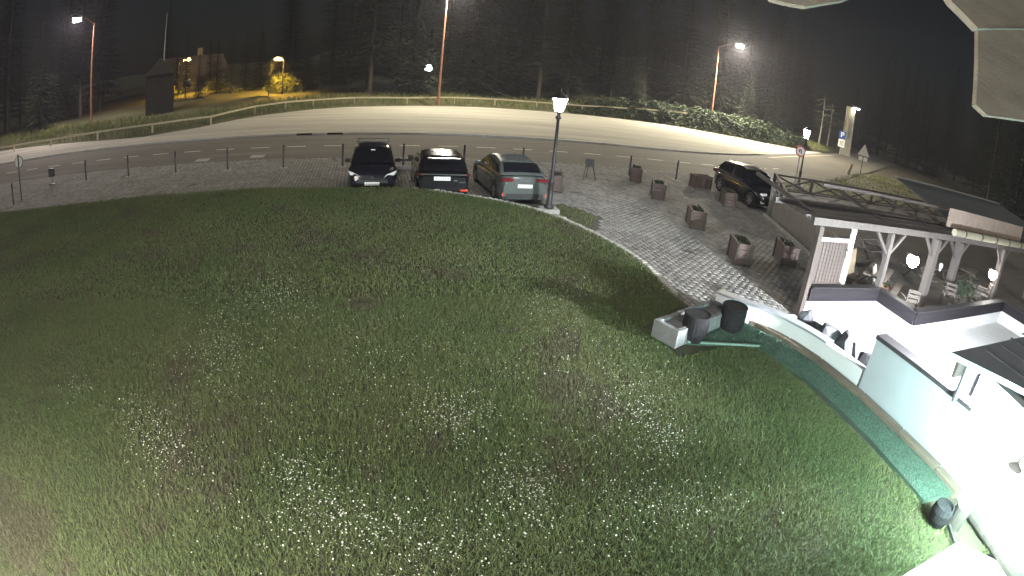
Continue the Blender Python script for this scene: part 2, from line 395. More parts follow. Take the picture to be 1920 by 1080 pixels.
# block paving: real pavers, one stuff mesh over a sand bed
PV = [(-30, 19.0), (-6, 18.6), (3, 17.3), (5.4, 15.5), (6.2, 13.5), (6.35, 9.6), (7.0, 9.0), (7.6, 8.6), (8.2, 7.6), (9.2, 8.9), (12.2, 8.8), (14.3, 12.8), (16.3, 18.4), (20.5, 19.0), (22, 27.05), (-30, 27.05)]
MB().add([(x, y, .0) for x, y in PV], [tuple(range(len(PV)))]).build('pavement', joint_m, kind='structure')
Vp, Fp, c0 = [], [], 0
A_ = R(1.5)
ca, sa = math.cos(A_), math.sin(A_)
pw, pl = .15, .23
gx, gy = np.meshgrid(np.arange(-215, 190), np.arange(-30, 170))
gx = gx.ravel().astype(float); gy = gy.ravel().astype(float)
ly = gy*pl + (gx % 2)*pl*.5; lx = gx*pw
X = lx*ca - ly*sa; Y = lx*sa + ly*ca
ok = inside(X, Y, PV) & (X > -30) & ~(inside(X, Y, [(4.9, 16.2), (6.3, 14.4), (7.6, 17.0), (6.8, 18.6), (5.6, 18.4)]))
X, Y = X[ok], Y[ok]; n = len(X); zt = .026+rng.normal(0, .0035, n); g_ = .018; bv = .014
V = np.empty((n, 8, 3))
for i, (sx, sy) in enumerate(((-1, -1), (1, -1), (1, 1), (-1, 1))):
    for j, (ins, zz) in enumerate(((g_/2, -.004), (g_/2+bv, None))):
        dx = sx*(pw/2-ins); dy = sy*(pl/2-ins)
        V[:, i+4*j] = np.stack([X+dx*ca-dy*sa, Y+dx*sa+dy*ca, zt if zz is None else zt-.014], 1)
b = (np.arange(n)*8)[:, None]
np_mesh('paving_blocks', V.reshape(-1, 3), np.concatenate([b+np.array([q]) for q in ([4, 5, 6, 7], [0, 1, 5, 4], [1, 2, 6, 5], [2, 3, 7, 6], [3, 0, 4, 7])]), paver_m, 'stuff')
MB().prism([(5.0, 16.25), (6.15, 14.9), (7.4, 16.9), (6.7, 18.4), (5.7, 18.2)], .0, .05).build('planting_bed', mat('bed_soil', (.05, .05, .03), 1, (.08, .09, .04), 4, 6, .8, 20), kind='structure')
Vb, Fb = blades(2600, [(5.0, 16.3), (6.15, 14.9), (7.4, 16.9), (6.7, 18.4), (5.7, 18.2)], (4.9, 7.5), (14.8, 18.5), lambda x, y: .05+0*x, (.04, .1), (.012, .022), (.2, .9))
np_mesh('bed_grass', Vb, Fb, grass_m, 'stuff')

# bank plants behind the car park
bank = [(x, y+.3) for x, y in LED if -70 < x < 80] + [(x, y+9) for x, y in reversed(LED) if -70 < x < 80]
Vt, Ft = blades(150000, bank, (-48, 66), (38, 74), hz, (.15, .75), (.03, .06), (.15, .8), lambda x, y: .25+.75*patch(x, y, .35)-.5*sstep(22, 30, x)*sstep(52, 46, x))
np_mesh('tall_grass', Vt, Ft, tall_m, 'stuff')
n = 42000
x = rng.uniform(21, 56, n); y = ledge(x)+.2+rng.gamma(2., 1.1, n); hh = (.25+.9*patch(x, y, .9))*sstep(20, 27, x)*sstep(.0, 1.2, y-ledge(x))+.08
z = hz(x, y)+hh*np.sqrt(rng.random(n)); s = rng.uniform(.09, .2, n)
a = rng.uniform(0, 6.283, n); t1 = np.stack([np.cos(a), np.sin(a), rng.normal(0, .35, n)], 1); t2 = np.stack([-np.sin(a), np.cos(a), rng.normal(0, .35, n)], 1)
c = np.stack([x, y, z], 1); S_ = s[:, None]
V = np.stack([c-t1*S_, c+t2*S_*.6, c+t1*S_, c-t2*S_*.6], 1)
np_mesh('undergrowth_leaves', V.reshape(-1, 3), (np.arange(n)*4)[:, None]+np.array([[0, 1, 2, 3]]), leaf_m, 'stuff')

# ------------------------------------------------------------------ trees
def spruce_mesh(seed, h, r, dens=1., bare=.06, droop=.28):
    g = np.random.default_rng(seed); V = []; F = []; o = 0
    z = h*bare; k = 0
    while z < h*.985:
        f = (z-h*bare)/(h*(1-bare)); rr = r*(1-f)**.8*g.uniform(.82, 1.08)+.12
        nb = max(4, int((6+5*(1-f))*dens))
        for i in range(nb):
            if g.random() < .08: continue
            a = 6.283*(i+g.uniform(-.35, .35))/nb+k*1.3; L = rr*g.uniform(.6, 1.12); d = np.array([math.cos(a), math.sin(a), 0]); sd_ = np.array([-d[1], d[0], 0])
            up = .25*f+.02; m = max(3, int(L/.32))
            for j in range(m):
                q = (j+.6)/m; p = d*L*q + np.array([0, 0, z + L*(up*q - droop*q*q) + g.normal(0, .05)])
                wd = L*.34*(1.05-q)*g.uniform(.7, 1.2)+.08
                for sg in (-1, 1):
                    tip = p + sd_*sg*wd + d*wd*.75 + np.array([0, 0, -wd*g.uniform(.15, .5)])
                    V += [p-d*.13, p+d*.17, tip]; F.append((o, o+1, o+2)); o += 3
            p0 = np.array([0, 0, z]); p1 = d*L*1.05 + np.array([0, 0, z+L*(up-droop)])
            V += [p0+sd_*.05, p0-sd_*.05, p1]; F.append((o, o+1, o+2)); o += 3
        z += h*.026*(1.15-.45*f)*g.uniform(.85, 1.15); k += 1
    V += [np.array([.1, 0, h*.93]), np.array([-.1, 0, h*.93]), np.array([0, 0, h])]; F.append((o, o+1, o+2))
    return np.array(V), np.array(F)
def tree(name, label, cat, loc, crown, trunk, sc=1., rz=0., group=None):
    t = thing(name, label, cat, loc, rz, group, sc)
    a = bpy.data.objects.new('crown', crown); COL.objects.link(a); a.parent = t
    b_ = bpy.data.objects.new('trunk', trunk); COL.objects.link(b_); b_.parent = t
    return t
protos = []
for i, (h, r, de, bare) in enumerate(((17, 3.6, 1., .05), (20, 3.9, 1., .10), (14, 3.2, 1.1, .03), (22, 3.7, .85, .2))):
    Vc, Fc = spruce_mesh(50+i, h, r, de, bare); o = np_mesh('crown', Vc, Fc, needle_m); cm = o.data; bpy.data.objects.remove(o)
    o = MB().tube((0, 0, -.3), (0, 0, h*.5), .24, .14, 9).tube((0, 0, h*.5), (0, 0, h*.97), .14, .02, 7).build('trunk', bark_m); tm = o.data; bpy.data.objects.remove(o)
    protos.append((cm, tm, h))
SP = 'tall dark spruce in the unlit forest behind the car park'
spots = []
for row, (d0, step, jit) in enumerate(((8.5, 6.0, 1.6), (15, 5.5, 2.), (24, 6.5, 2.5), (36, 8, 3), (52, 10, 4))):
    x = -52.
    while x < 96+row*8:
        d = d0+random.uniform(-jit, jit); X_ = x+random.uniform(-1.5, 1.5); y = float(ledge(X_))+d
        if (X_ > 58 and row == 0) or math.hypot(X_-42, y-61) < 8.5 or math.hypot(X_-6, y-57) < 7: x += step; continue
        az = math.degrees(math.atan2(X_, y))
        if not ((-27.5 < az < -12.5 and y < 93) or (-14 < az < -5.5 and y < 76) or math.hypot(X_+30, y-49) < 8): spots.append((X_, y))
        x += step*random.uniform(.8, 1.3)
def sp_label(x, y):
    if y < 58 and x > 55 or (x > 80 and math.degrees(math.atan2(x, y)) > 48.9): return 'dark spruce beyond the road bend at the far right'
    az = math.degrees(math.atan2(x, y))
    return ('dark spruce in the unlit forest left of the tall brown street lamp' if az < 6.9 else 'dark spruce in the unlit forest between the two tall street lamps' if az < 34.5 else 'dark spruce in the unlit forest right of the right-hand street lamp')
for x in np.arange(66, 130, 7.):
    for y in np.arange(4, 50, 9.):
        X_, Y_ = x+random.uniform(-2.5, 2.5), y+random.uniform(-3, 3)
        if Y_ < .62*X_-6 and (x < 86 or Y_ > 22) and x < 108: spots.append((X_, Y_))
for k in range(16): a_ = R(49+k*.75+random.uniform(-.5, .5)); d_ = random.uniform(118, 165); spots.append((d_*math.sin(a_), d_*math.cos(a_)))
for i, (x, y) in enumerate(spots):
    c_, t_, h_ = protos[random.choice((0, 1, 1, 3, 2, 3))]
    tree('spruce_tree', sp_label(x, y), 'tree', (x, y, max(-.1, float(hz(np.array(x), np.array(y)))-.1) if y > ledge(x) else -.1), c_, t_, random.uniform(.85, 1.3), random.uniform(0, 6.28), 'dark forest spruces')
p = on_y(1400, 215, 63.5); p.z = float(hz(np.array(p.x), np.array(63.5)))
tree('spruce_tree', 'lamp-lit young spruce just right of the right-hand street lamp pole', 'tree', p, protos[2][0], protos[2][1], .62, 1.)
p = on_y(1478, 225, 66.); p.z = float(hz(np.array(p.x), np.array(66.)))
tree('spruce_tree', 'grey-lit slim spruce between the young lit spruce and the lantern beside the fence', 'tree', p, protos[3][0], protos[3][1], .5, 2.)
p = on_y(650, 190, 68.); p.z = .9
tree('spruce_tree', 'faintly lit tall spruce behind the fence left of the brown street lamp', 'tree', p, protos[1][0], protos[1][1], .95, .4)
p = on_y(905, 185, 67.); p.z = .9
tree('spruce_tree', 'faintly lit broad spruce just right of the brown street lamp', 'tree', p, protos[0][0], protos[0][1], .95, 2.4)
# bare trunk trees by the power pole
def bare_tree(label, loc, h, seed):
    random.seed(seed); t = thing('bare_tree', label, 'tree', loc)
    q = MB().tube((0, 0, -.2), (.1, 0, h*.6), .16, .1, 8).tube((.1, 0, h*.6), (.05, .1, h), .1, .03, 7); q.build('trunk', mat('pale_bark', (.36, .34, .3), .9, (.2, .18, .15), 5, 5), t)
    q = MB()
    for i in range(13):
        z = h*random.uniform(.4, .95); a = random.uniform(0, 6.28); L = h*random.uniform(.14, .3)
        q.tube((.08, 0, z), (math.cos(a)*L, math.sin(a)*L, z+L*random.uniform(-.7, .3)), .04, .012, 5)
    q.build('branch', mat('pale_bark', 0), t)
    g = np.random.default_rng(seed); n = 500; a = g.uniform(0, 6.28, n); rr = h*.28*np.sqrt(g.random(n)); c = np.stack([rr*np.cos(a), rr*np.sin(a), h*(.4+.6*g.random(n))], 1)
    e1 = g.normal(0, .12, (n, 3)); e2 = g.normal(0, .12, (n, 3)); V = np.stack([c, c+e1, c+e2], 1)
    np_mesh('crown', V.reshape(-1, 3), np.arange(3*n).reshape(-1, 3), leaf_m, parent=t)
    return t
bare_tree('pale thin-leaved tree with drooping branches left of the thick power pole', (64.5, 64.0, .3), 8.5, 3)
bare_tree('small leafy tree growing directly against the thick power pole', (72.4, 69.6, .3), 8., 5)

# ------------------------------------------------------------------ fence behind the car park
fe = thing('rail_fence', 'low pale wooden rail fence along the far edge of the car park', 'fence')
fpx = [(-44, 44.9), (-39.5, 43.6), (-34.4, 42.2), (-29, 41.6), (-23, 40.6), (-17.5, 40.4), (-13.4, 43.6), (-10.8, 49.0), (-8.4, 51.6), (-6.0, 53.8), (-2.1, 56.0), (3.2, 57.2), (8.2, 58.6), (12.6, 59.2), (17.2, 59.3), (22.6, 59.6), (28.1, 59.8), (32.5, 59.9), (36.6, 59.9)]
prev = None
for x, y in fpx:
    z = float(hz(np.array(x), np.array(y))); MB().bar((x, y, z-.1), (x, y, z+.72), .13).build('post', wood_light, fe)
    t_ = Vector((x, y-.08, z+.66))
    if prev is not None: MB().bar(prev, t_, .07, .14).build('rail', wood_light, fe)
    prev = t_
o = MB().bar((38.5, 61.6, 1.75), (53, 60.2, 1.1), .1).build('fallen_rail', wood_light); o['label'] = 'long pale rail lying over the undergrowth bank at the right'; o['category'] = 'rail'

# ------------------------------------------------------------------ lamps
def street_lamp(label, base, top, arm, rise=.25, col=(1., .9, .68), s=L_STREET, pole=metal_rust, on=True, r=.13, gz=.17):
    t = thing('street_lamp', label, 'street lamp', base); H = top-base[2]
    MB().tube((0, 0, -.2), (0, 0, H), r, r*.55, 12).tube((0, 0, -.2), (0, 0, .5), r*1.35, r*1.35, 12).build('pole', pole, t, smooth=False)
    a = Vector(arm); MB().tube((0, 0, H-.05), (a.x*.6, a.y*.6, H+rise), .05, .045, 8).build('arm', pole, t)
    an = math.atan2(a.y, a.x)
    MB().box((a.x, a.y, H+rise+.05), (.95, .34, .15), an, ry=-.12, taper=.75).build('lamp_head', metal_grey, t)
    MB().box((a.x, a.y, H+rise-.015-gz/2), (.46, .2, gz), an, ry=-.1, taper=1.25).build('lamp_glass', emit('street_light_%g_%g' % (col[2], s), col, s), t)
    c_, s_ = math.cos(an), math.sin(an)
    q = MB().box((a.x, a.y+.36, H+rise-.12), (1.1, .02, .46))  # plates added behind the lamp to keep its light off the trees
    for sx in (-1, 1): q.box((a.x+sx*.55, a.y+.22, H+rise-.12), (.02, .28, .46))
    q.build('added_light_block', metal_grey, t)
    return t
b = on_z(822, 191, .62)
street_lamp('tall street lamp on a brown steel pole, furthest back behind the parked cars', (b.x, b.y, .55), 11.9, (.9, -1.0, 0))
b = on_z(1333, 222, 1.55)
street_lamp('tall street lamp on a brown pole rising from the undergrowth bank', (b.x, b.y, 1.3), on_y(1352, 88, b.y).z, (1.25, -3.0, 0), .6, s=L_STREET*4.2)
b = on_y(171, 225, 50.); b.z = .5
street_lamp('street lamp with a faint violet light at the far top left', (b.x, b.y, .4), on_y(172, 45, 50.).z, (-1.7, -1.2, 0), .8, (1., .86, .82), L_STREET*.6)
def lantern_post(label, base, H, s, col, glass_h=.42):
    t = thing('lantern_post', label, 'lamp post', base)
    MB().box((0, 0, .09), (.62, .52, .2)).build('footing', conc, t, bevel=.02)
    MB().lathe([(.17, .19), (.17, .28), (.1, .34), (.085, 1.0), (.11, 1.05), (.11, 1.1), (.065, 1.16), (.055, 2.2), (.05, H-.62), (.09, H-.6), (.1, H-.55), (.05, H-.5), (.06, H-.42), (.13, H-.36)], 12).build('pole', metal_dark, t, smooth=True)
    MB().lathe([(.13, H-.352), (.24, H-.352+glass_h), (.24, H-.35+glass_h)], 6).build('lantern_glass', emit('lantern_%g_%g' % (s, col[2]), col, s), t)
    MB().lathe([(.29, H-.35+glass_h), (.27, H-.3+glass_h), (.1, H-.17+glass_h), (.03, H-.12+glass_h), (.02, H-.02+glass_h)], 6).build('lantern_cap', metal_dark, t)
    for i in range(6):
        a = i*math.pi/3; c_, s_ = math.cos(a), math.sin(a)
        MB().bar((c_*.135, s_*.135, H-.352), (c_*.248, s_*.248, H-.35+glass_h), .022).build('lantern_bar', metal_dark, t)
    return t
b = on_z(1028, 399, .05)
lantern_post('black lantern post glowing white beside the grey-green car', (b.x, b.y, .03), 3.78, L_LANTERN, (.86, .92, 1.))
b = on_z(1496, 352, .0)
lantern_post('black lantern post glowing white behind the cross-braced fence', (b.x, b.y, .0), 3.7, L_LANTERN, (.86, .92, 1.), .5)

# ------------------------------------------------------------------ bollards, signs
bo = None
names_b = {}
def bollard(x, y, label, z=0.):
    global bo
    if bo is None:
        bo = thing('bollard', label, 'bollard', (x, y, z), 0, 'thin bollards along the road edge')
        MB().lathe([(.1, .02), (.1, .035), (.05, .04), (.045, 1.0), (.05, 1.01), (.05, 1.04), (.02, 1.06)], 10).build('post', metal_dark, bo, smooth=True)
        MB().box((0, 0, .028), (.34, .34, .02)).build('base_plate', conc, bo)
        return bo
    return dup(bo, (x, y, z), 0, label)
lab = {-7: 'thin dark bollard left of the round logo-height sign post, by the small dark box', -6: 'thin dark bollard nearest to the round sign post among the roadside row', -5: 'thin dark bollard second from left in the roadside row', -4: 'thin dark bollard third from left in the roadside row',
       -3: 'thin dark bollard fourth from left in the roadside row', -2: 'thin dark bollard fifth from left, alone between the lawn and the road dashes', -1: 'thin dark bollard just left of the car with roof bars', 0: 'thin dark bollard between the roof-bar car and the black rear-facing car',
       1: 'thin dark bollard behind the black car with the white tailgate plate', 2: 'thin dark bollard behind the roof of the grey-green car', 4: 'leaning-looking dark bollard behind the furthest wooden planter', 5: 'dark bollard between the back planters and the parked black SUV', 6.35: 'dark bollard peeking above the bonnet of the black SUV'}
lab.pop(-7)
lab[-6] = 'thin dark bollard furthest left in the roadside row'
for n in lab:
    bollard(1.364+n*2.714, 24.75, lab[n])
b = on_z(26, 384, .02); bollard(b.x, b.y, 'short dark bollard beside the round sign post at the far left', -.02)
b = on_z(41, 377, .05)
t = thing('round_sign', 'round road sign seen from its grey back on a thin post at the left', 'road sign', (b.x, b.y, .0))
MB().tube((0, 0, -.1), (0, 0, 2.25), .035, .035, 8).build('post', metal_dark, t)
MB().tube((0, .02, 1.88), (0, .049, 1.88), .26, .26, 20).build('sign_plate', sign_back, t); MB().tube((0, .035, 1.88), (0, .065, 1.88), .285, .285, 20).build('rim', metal_dark, t)
b = on_z(99, 350, 0)
t = thing('small_box', 'small dark box on a short stand beside the road at the left', 'box', (b.x, b.y, 0))
MB().box((0, 0, .13), (.42, .2, .05)).tube((0, 0, 0), (0, 0, .6), .02).build('stand', metal_dark, t); MB().box((0, 0, .72), (.4, .14, .42)).build('case', metal_dark, t, bevel=.02); MB().box((0, -.08, .72), (.24, .02, .24)).build('face_plate', wood_dark, t)
b = on_z(1103, 338, 0)
t = thing('easel_board', 'small dark easel board on splayed legs standing on the paving', 'sign board', (b.x, b.y, .02))
MB().box((0, .05, .78), (.42, .03, .36), rx=-.2).build('board', wood_dark, t); MB().box((0, .035, .78), (.36, .03, .30), rx=-.2).build('panel', mat('chalk_panel', (.03, .03, .03), .8), t)
for s in (-1, 1): MB().bar((s*.3, -.12, 0), (s*.15, .08, .72), .04).build('leg', wood_dark, t)
MB().bar((0.05, .5, 0), (0, .1, .8), .035).build('leg', wood_dark, t)
# low barrier between the two left cars
t = thing('low_barrier', 'low horizontal rail barrier between the two dark cars', 'barrier', (2.0, 24.2, .0))
MB().bar((-1.3, 0, .42), (.75, 0, .42), .08, .1).build('rail', metal_dark, t)
for x in (-1.1, .55): MB().bar((x, 0, 0), (x, 0, .42), .07).build('post', metal_dark, t)
MB().bar((-1.3, -.16, .1), (.75, -.16, .1), .14, .16).build('kerb_block', conc, t)

# round prohibition sign on its own post near the second lantern
def ngon(mb, c, r, n, d, flip=1):   # thin disc facing -y
    return mb.tube((c[0], c[1]-d, c[2]), (c[0], c[1], c[2]), r, r, n)
b = on_z(1489, 353, 0)
t = thing('prohibition_sign', 'round white road sign with red ring and black arrow below the lantern', 'road sign', (b.x, b.y, 0), R(-35))
MB().tube((0, .05, -.1), (0, .05, 2.75), .04).build('post', metal_grey, t)
ngon(MB(), (0, 0, 2.45), .36, 24, .02).build('sign_ring', sign_red, t); ngon(MB(), (0, -.022, 2.45), .28, 24, .006).build('sign_face', sign_white, t)
q = MB().bar((.06, -.034, 2.28), (.06, -.034, 2.5), .07, .01, (0, 1, 0)).bar((.06, -.034, 2.5), (-.07, -.034, 2.56), .07, .01, (0, 1, 0)).bar((-.07, -.034, 2.56), (-.07, -.034, 2.36), .07, .01, (0, 1, 0)); q.build('arrow', ink, t)
# power pole with lamp, parking sign
b = on_z(1583, 289, .12); bx, by = b.x, b.y
t = thing('power_pole', 'thick pale concrete power pole with a small lamp on top at the far right', 'power pole', (bx, by, 0))
H = on_y(1602, 203, by).z
MB().box((0, 0, H/2-.1), (1.9, .6, H+.2), R(-40), taper=.85).build('pole', mat('aged_concrete', (.24, .23, .2), .9, (.34, .33, .29), .8, 6, .4, 10), t)
MB().bar((-1.1, -.6, 3.2), (-1.0, -.6, H), .42, .35).build('conduit', mat('pale_conduit', (.5, .46, .3), .8), t)
MB().box((.5, -.8, H+.2), (1.3, .8, .35), R(-30)).build('lamp_head', metal_grey, t); MB().box((.5, -.85, H-.02), (1.0, .6, .08), R(-30)).build('lamp_glass', emit('pole_lamp', (1, .95, .8), 260), t)
b = on_z(1574, 290, .12)
t = thing('parking_sign', 'parking sign with a white letter P above a white plate beside the power pole', 'road sign', (b.x, b.y, 0), R(-42))
MB().tube((0, .06, -.1), (0, .06, 3.9), .06).build('post', metal_grey, t)
MB().box((0, 0, 3.35), (1.15, .04, 1.15)).build('sign_face', sign_blue, t); MB().box((0, 0, 2.0), (1.1, .04, 1.25)).build('info_plate', sign_white, t)
q = MB().box((-.18, -.03, 3.35), (.16, .02, .8)).box((.02, -.03, 3.67), (.3, .02, .14)).box((.02, -.03, 3.34), (.3, .02, .14)).box((.2, -.03, 3.505), (.14, .02, .42)); q.build('letter', sign_white, t)
q = MB()
for i in range(4): q.box((0, -.03, 1.68+i*.2), (.7-.12*(i % 2), .01, .07))
q.build('plate_print', ink, t, kind='stuff')
b = on_z(1613, 326, 0)
t = thing('triangle_sign', 'triangular warning sign on a thin post by the road bend at the right', 'road sign', (b.x, b.y, 0), R(-40))
MB().tube((0, .05, -.1), (0, .05, 3.4), .05).build('post', metal_dark, t)
MB().add([(-.75, 0, 2.1), (.75, 0, 2.1), (0, 0, 3.45), (-.75, .03, 2.1), (.75, .03, 2.1), (0, .03, 3.45)], [(0, 1, 2), (5, 4, 3), (0, 3, 4, 1), (1, 4, 5, 2), (2, 5, 3, 0)]).build('sign_plate', sign_back, t)
MB().box((-.3, 0, 1.75), (.5, .03, .45)).build('lower_plate', sign_white, t); MB().box((.3, 0, 1.75), (.5, .03, .45)).build('lower_plate', sign_white, t)
b = on_z(1586, 326, 0)
t = thing('short_post', 'short leaning pale marker post on the grass by the road bend', 'post', (b.x, b.y, 0)); MB().bar((0, 0, -.1), (.5, .1, 1.1), .28, .12).build('shaft', wood_light, t); MB().bar((.24, -.16, -.1), (.74, -.06, 1.1), .16, .1).build('band', metal_dark, t)
vg = [(24, 27.2), (30, 30.2), (36, 33.2), (46, 39.5), (52, 43), (56, 44), (60, 42), (60, 27), (24, 26)]
Vb, Fb = blades(26000, vg, (24, 60), (26, 44), lambda x, y: 0*x, (.05, .3), (.03, .05), (.2, .9), lambda x, y: patch(x, y, .5))
np_mesh('verge_grass', Vb, Fb, tall_m, 'stuff')
MB().add([(x, y, -.006) for x, y in vg], [tuple(range(len(vg)))]).build('verge', mat('verge_soil', (.09, .09, .05), 1, (.14, .13, .08), .8, 6), kind='structure')

# ------------------------------------------------------------------ cars
def lerp_tab(tab, x):
    a = np.array(tab); return float(np.interp(x, a[:, 0], a[:, 1]))
def make_car(name, label, cat, loc, rz, L, Wd, top, deck, cabin, paint, wr=.33, rack=None, suv=False, cab_w=.80, tail_h=.95):
    """x forward, front at +L/2; deck = profile of bonnet/belt/boot heights; cabin = five (x, z) points front to rear"""
    t = thing(name, label, cat, loc, rz, None); hw = Wd/2
    fx_, rx_ = L*.5-.86, -L*.5+.80; ar = wr+.06
    xs = sorted(set(np.round(np.concatenate([np.linspace(-L/2, L/2, 49), [-L/2+.03, L/2-.03, -L/2+.1, L/2-.1]]), 3)))
    rows = []
    for x in xs:
        zt = lerp_tab(deck, x); zb = .20+(.10 if suv else 0)
        for wx in (fx_, rx_):
            if abs(x-wx) < ar: zb = max(zb, wr+math.sqrt(ar*ar-(x-wx)**2))
        e = min(L/2-x, x+L/2); w = hw*(1-.17*max(0, 1-e/.75)**2.2)
        if e < .1: zb = zb+.16*(1-e/.1); zt = zt-.10*(1-e/.1)
        zb = min(zb, zt-.1)
        hgt_ = zt-zb; sec = [(0, zt), (.45*w, zt-.003), (.78*w, zt-.02), (.92*w, zt-.06), (.975*w, zt-.13), (w, zb+hgt_*.52), (.992*w, zb+hgt_*.3), (.985*w, zb+.03), (.95*w, zb), (0, zb)]
        half = [(x, yy, zz) for yy, zz in sec]; rows.append(half + [(x, -yy, zz) for x_, yy, zz in reversed(half[1:-1])] + [half[0]])
    q = MB().grid(rows); m = len(rows[0])
    q.add(rows[0][:-1], [tuple(range(m-1))]); q.add(rows[-1][:-1], [tuple(range(m-2, -1, -1))])
    body = q.build('body', paint, t, smooth=True)
    # cabin shell
    def csec(x, z, k=0.):
        zb = lerp_tab(deck, x)-.05; f = max(0, (z-zb)/max(.01, top-zb)); wb = hw*.93; wt = hw*cab_w*.9
        return zb, wb, wb+(wt-wb)*f
    cx_ = [cabin[0]]
    for a, b_ in zip(cabin[:-1], cabin[1:]):
        for k in range(1, 7): cx_.append((a[0]+(b_[0]-a[0])*k/6, a[1]+(b_[1]-a[1])*k/6))
    rows = []
    for x, z in cx_:
        zb, wb, wt = csec(x, z); z = max(z, zb+.02); h = z-zb
        half = [(0, z+.025*min(1, h*2)), (.5*wt, z+.018*min(1, h*2)), (.84*wt, z-.01), (wt*.97, z-.045*min(1, h*2)), (wb+(wt-wb)*.6, zb+h*.55), (wb, zb)]
        rows.append([(x, y, zz) for y, zz in half][::-1] + [(x, -y, zz) for y, zz in half[1:]])
    MB().grid(rows, True).build('roof', paint, t, smooth=True)
    # glass: front, rear, sides
    def pane(name_, i, j, a0, a1, off):
        (xa, za), (xb, zb_) = cabin[i], cabin[j]; n = Vector((-(zb_-za), 0, (xb-xa))).normalized()
        if n.z < 0: n = -n
        rws = []
        for k in range(6):
            f = a0+(a1-a0)*k/5; x = xa+(xb-xa)*f; z = za+(zb_-za)*f; zb, wb, wt = csec(x, z)
            rws.append([(x+n.x*(off+.02*(1-s*s)), s*wt*.86, z+n.z*(off+.02*(1-s*s))) for s in np.linspace(-1, 1, 9)])
        MB().grid(rws).build(name_, glass_dark, t, smooth=True)
    pane('windscreen', 0, 1, .04, .93, .012); pane('rear_window', 4, 3, .2, .92, .012)
    for s in (-1, 1):
        for a, b_ in ((.07, .47), (.53, .9)):
            x0, x1 = cabin[0][0], cabin[4][0]; r_ = []
            for f in np.linspace(a, b_, 7):
                x = x0+(x1-x0)*f; zt = float(np.interp(-x, [-c[0] for c in cabin], [c[1] for c in cabin])); zb, wb, wt = csec(x, zt); h = zt-zb
                lo = (x, s*(wb+.004-(wb-wt)*.12), zb+.12*h+.03); hi = (x, s*(wb+(wt-wb)*.74+.016), zb+max(.13*h+.035, h-.115))
                r_.append([lo, hi])
            MB().grid(r_, s > 0).build('side_window', glass_dark, t)
    # wheels
    for x in (fx_, rx_):
        for s in (-1, 1):
            y = s*(hw-.13); w = MB().lathe([(wr*.62, -.1), (wr*.9, -.11), (wr, -.07), (wr, .07), (wr*.9, .11), (wr*.62, .1)], 22).build('wheel', rubber, t, smooth=True)
            w.location = (x, y, wr); w.rotation_euler = (math.pi/2, 0, 0)
            q = MB().lathe([(.02, -s*.085), (wr*.6, -s*.06), (wr*.64, -s*.1)], 20)
            for k in range(5):
                a = k*2*math.pi/5; q.bar((0, 0, -s*.09), (wr*.58*math.cos(a), wr*.58*math.sin(a), -s*.1), .07, .02, (0, 0, 1))
            q.build('rim', metal_grey, w)
    for s in (-1, 1):   # mirrors
        zb = lerp_tab(deck, cabin[0][0]); q = MB().box((cabin[0][0]-.42, s*(hw+.06), zb+.06), (.12, .2, .14)); q.build('mirror', paint, t, bevel=.03)
    if rack:
        if rack == 'bars':
            for x in (cabin[1][0]-.1, cabin[2][0]-.25):
                q = MB().bar((x, -hw*.74, top+.13), (x, hw*.74, top+.13), .05, .035)
                for s in (-1, 1): q.bar((x, s*hw*.66, top-.03), (x, s*hw*.66, top+.13), .06, .05)
                q.build('roof_bar', metal_dark, t)
        for s in (-1, 1):
            MB().bar((cabin[1][0]-.15, s*hw*.67, top+.035), (cabin[3][0]+.15, s*hw*.67, top+.03), .035, .03).build('roof_rail', metal_grey if rack == 'rails' else metal_dark, t)
    return t, hw
def plate(t, x, y, z, face, w=.52, h=.115, marks=6, tilt=0.):
    o = MB().box((0, 0, 0), (.012, w, h)).build('number_plate', plate_m, t); o.location = (x, y, z); o.rotation_euler = (0, tilt, 0)
    q = MB()
    for k in range(marks):
        yy = -w*.36+k*w*.72/(marks-1)
        q.box((face*.008, yy, 0), (.004, .03, h*.5)); q.box((face*.008, yy+.016, h*.16*(-1)**k), (.004, .03, .018))
    q.build('plate_print', mat('faded_ink', (.42, .42, .44), .7), o, kind='stuff')
blk = lambda n, c: mat(n, c, .22, spec=.5, coat=.5)
navy = blk('blue_black_paint', (.010, .010, .016)); black = blk('black_paint', (.008, .008, .009)); green = blk('grey_green_paint', (.08, .092, .086)); black2 = blk('charcoal_black_paint', (.009, .009, .011))
# car A: small hatchback nose towards the lawn
t, hw = make_car('parked_car', 'dark blue-black hatchback with roof bars parked nose towards the lawn', 'car', (.0, 21.35, .02), -math.pi/2, 4.15, 1.76, 1.52,
    [(-2.08, .95), (-1.9, 1.0), (-.6, .98), (.75, .98), (1.2, .96), (1.7, .86), (1.95, .76), (2.08, .66)], [(1.1, 1.0), (.25, 1.44), (-.4, 1.52), (-1.35, 1.44), (-1.98, 1.0)], navy, .31, 'bars')
for s in (-1, 1):
    pts_ = [(1.98, .40*s, .62), (1.86, .78*s, .70), (1.66, .86*s, .82), (1.78, .76*s, .80), (1.93, .5*s, .72)]
    n_ = Vector((.85, .25*s, .45)); fs = [tuple(range(5))] if s > 0 else [tuple(range(4, -1, -1))]
    V_ = [tuple(Vector(p_)+n_*.055) for p_ in pts_]; W_ = [tuple(Vector(p_)-n_*.05) for p_ in pts_]
    MB().add(V_+W_, fs+[(i, (i+1) % 5, 5+(i+1) % 5, 5+i) for i in range(5)]).build('headlight', lens_clear, t)
plate(t, 2.10, .0, .44, 1)
MB().box((2.055, 0, .63), (.05, .95, .025)).build('grille_trim', chrome, t); MB().tube((2.05, 0, .65), (2.1, 0, .65), .055, .055, 14).build('badge', chrome, t)
MB().box((2.04, 0, .52), (.08, 1.1, .12)).build('grille', mat('grille_black', (.012, .012, .012), .6), t)
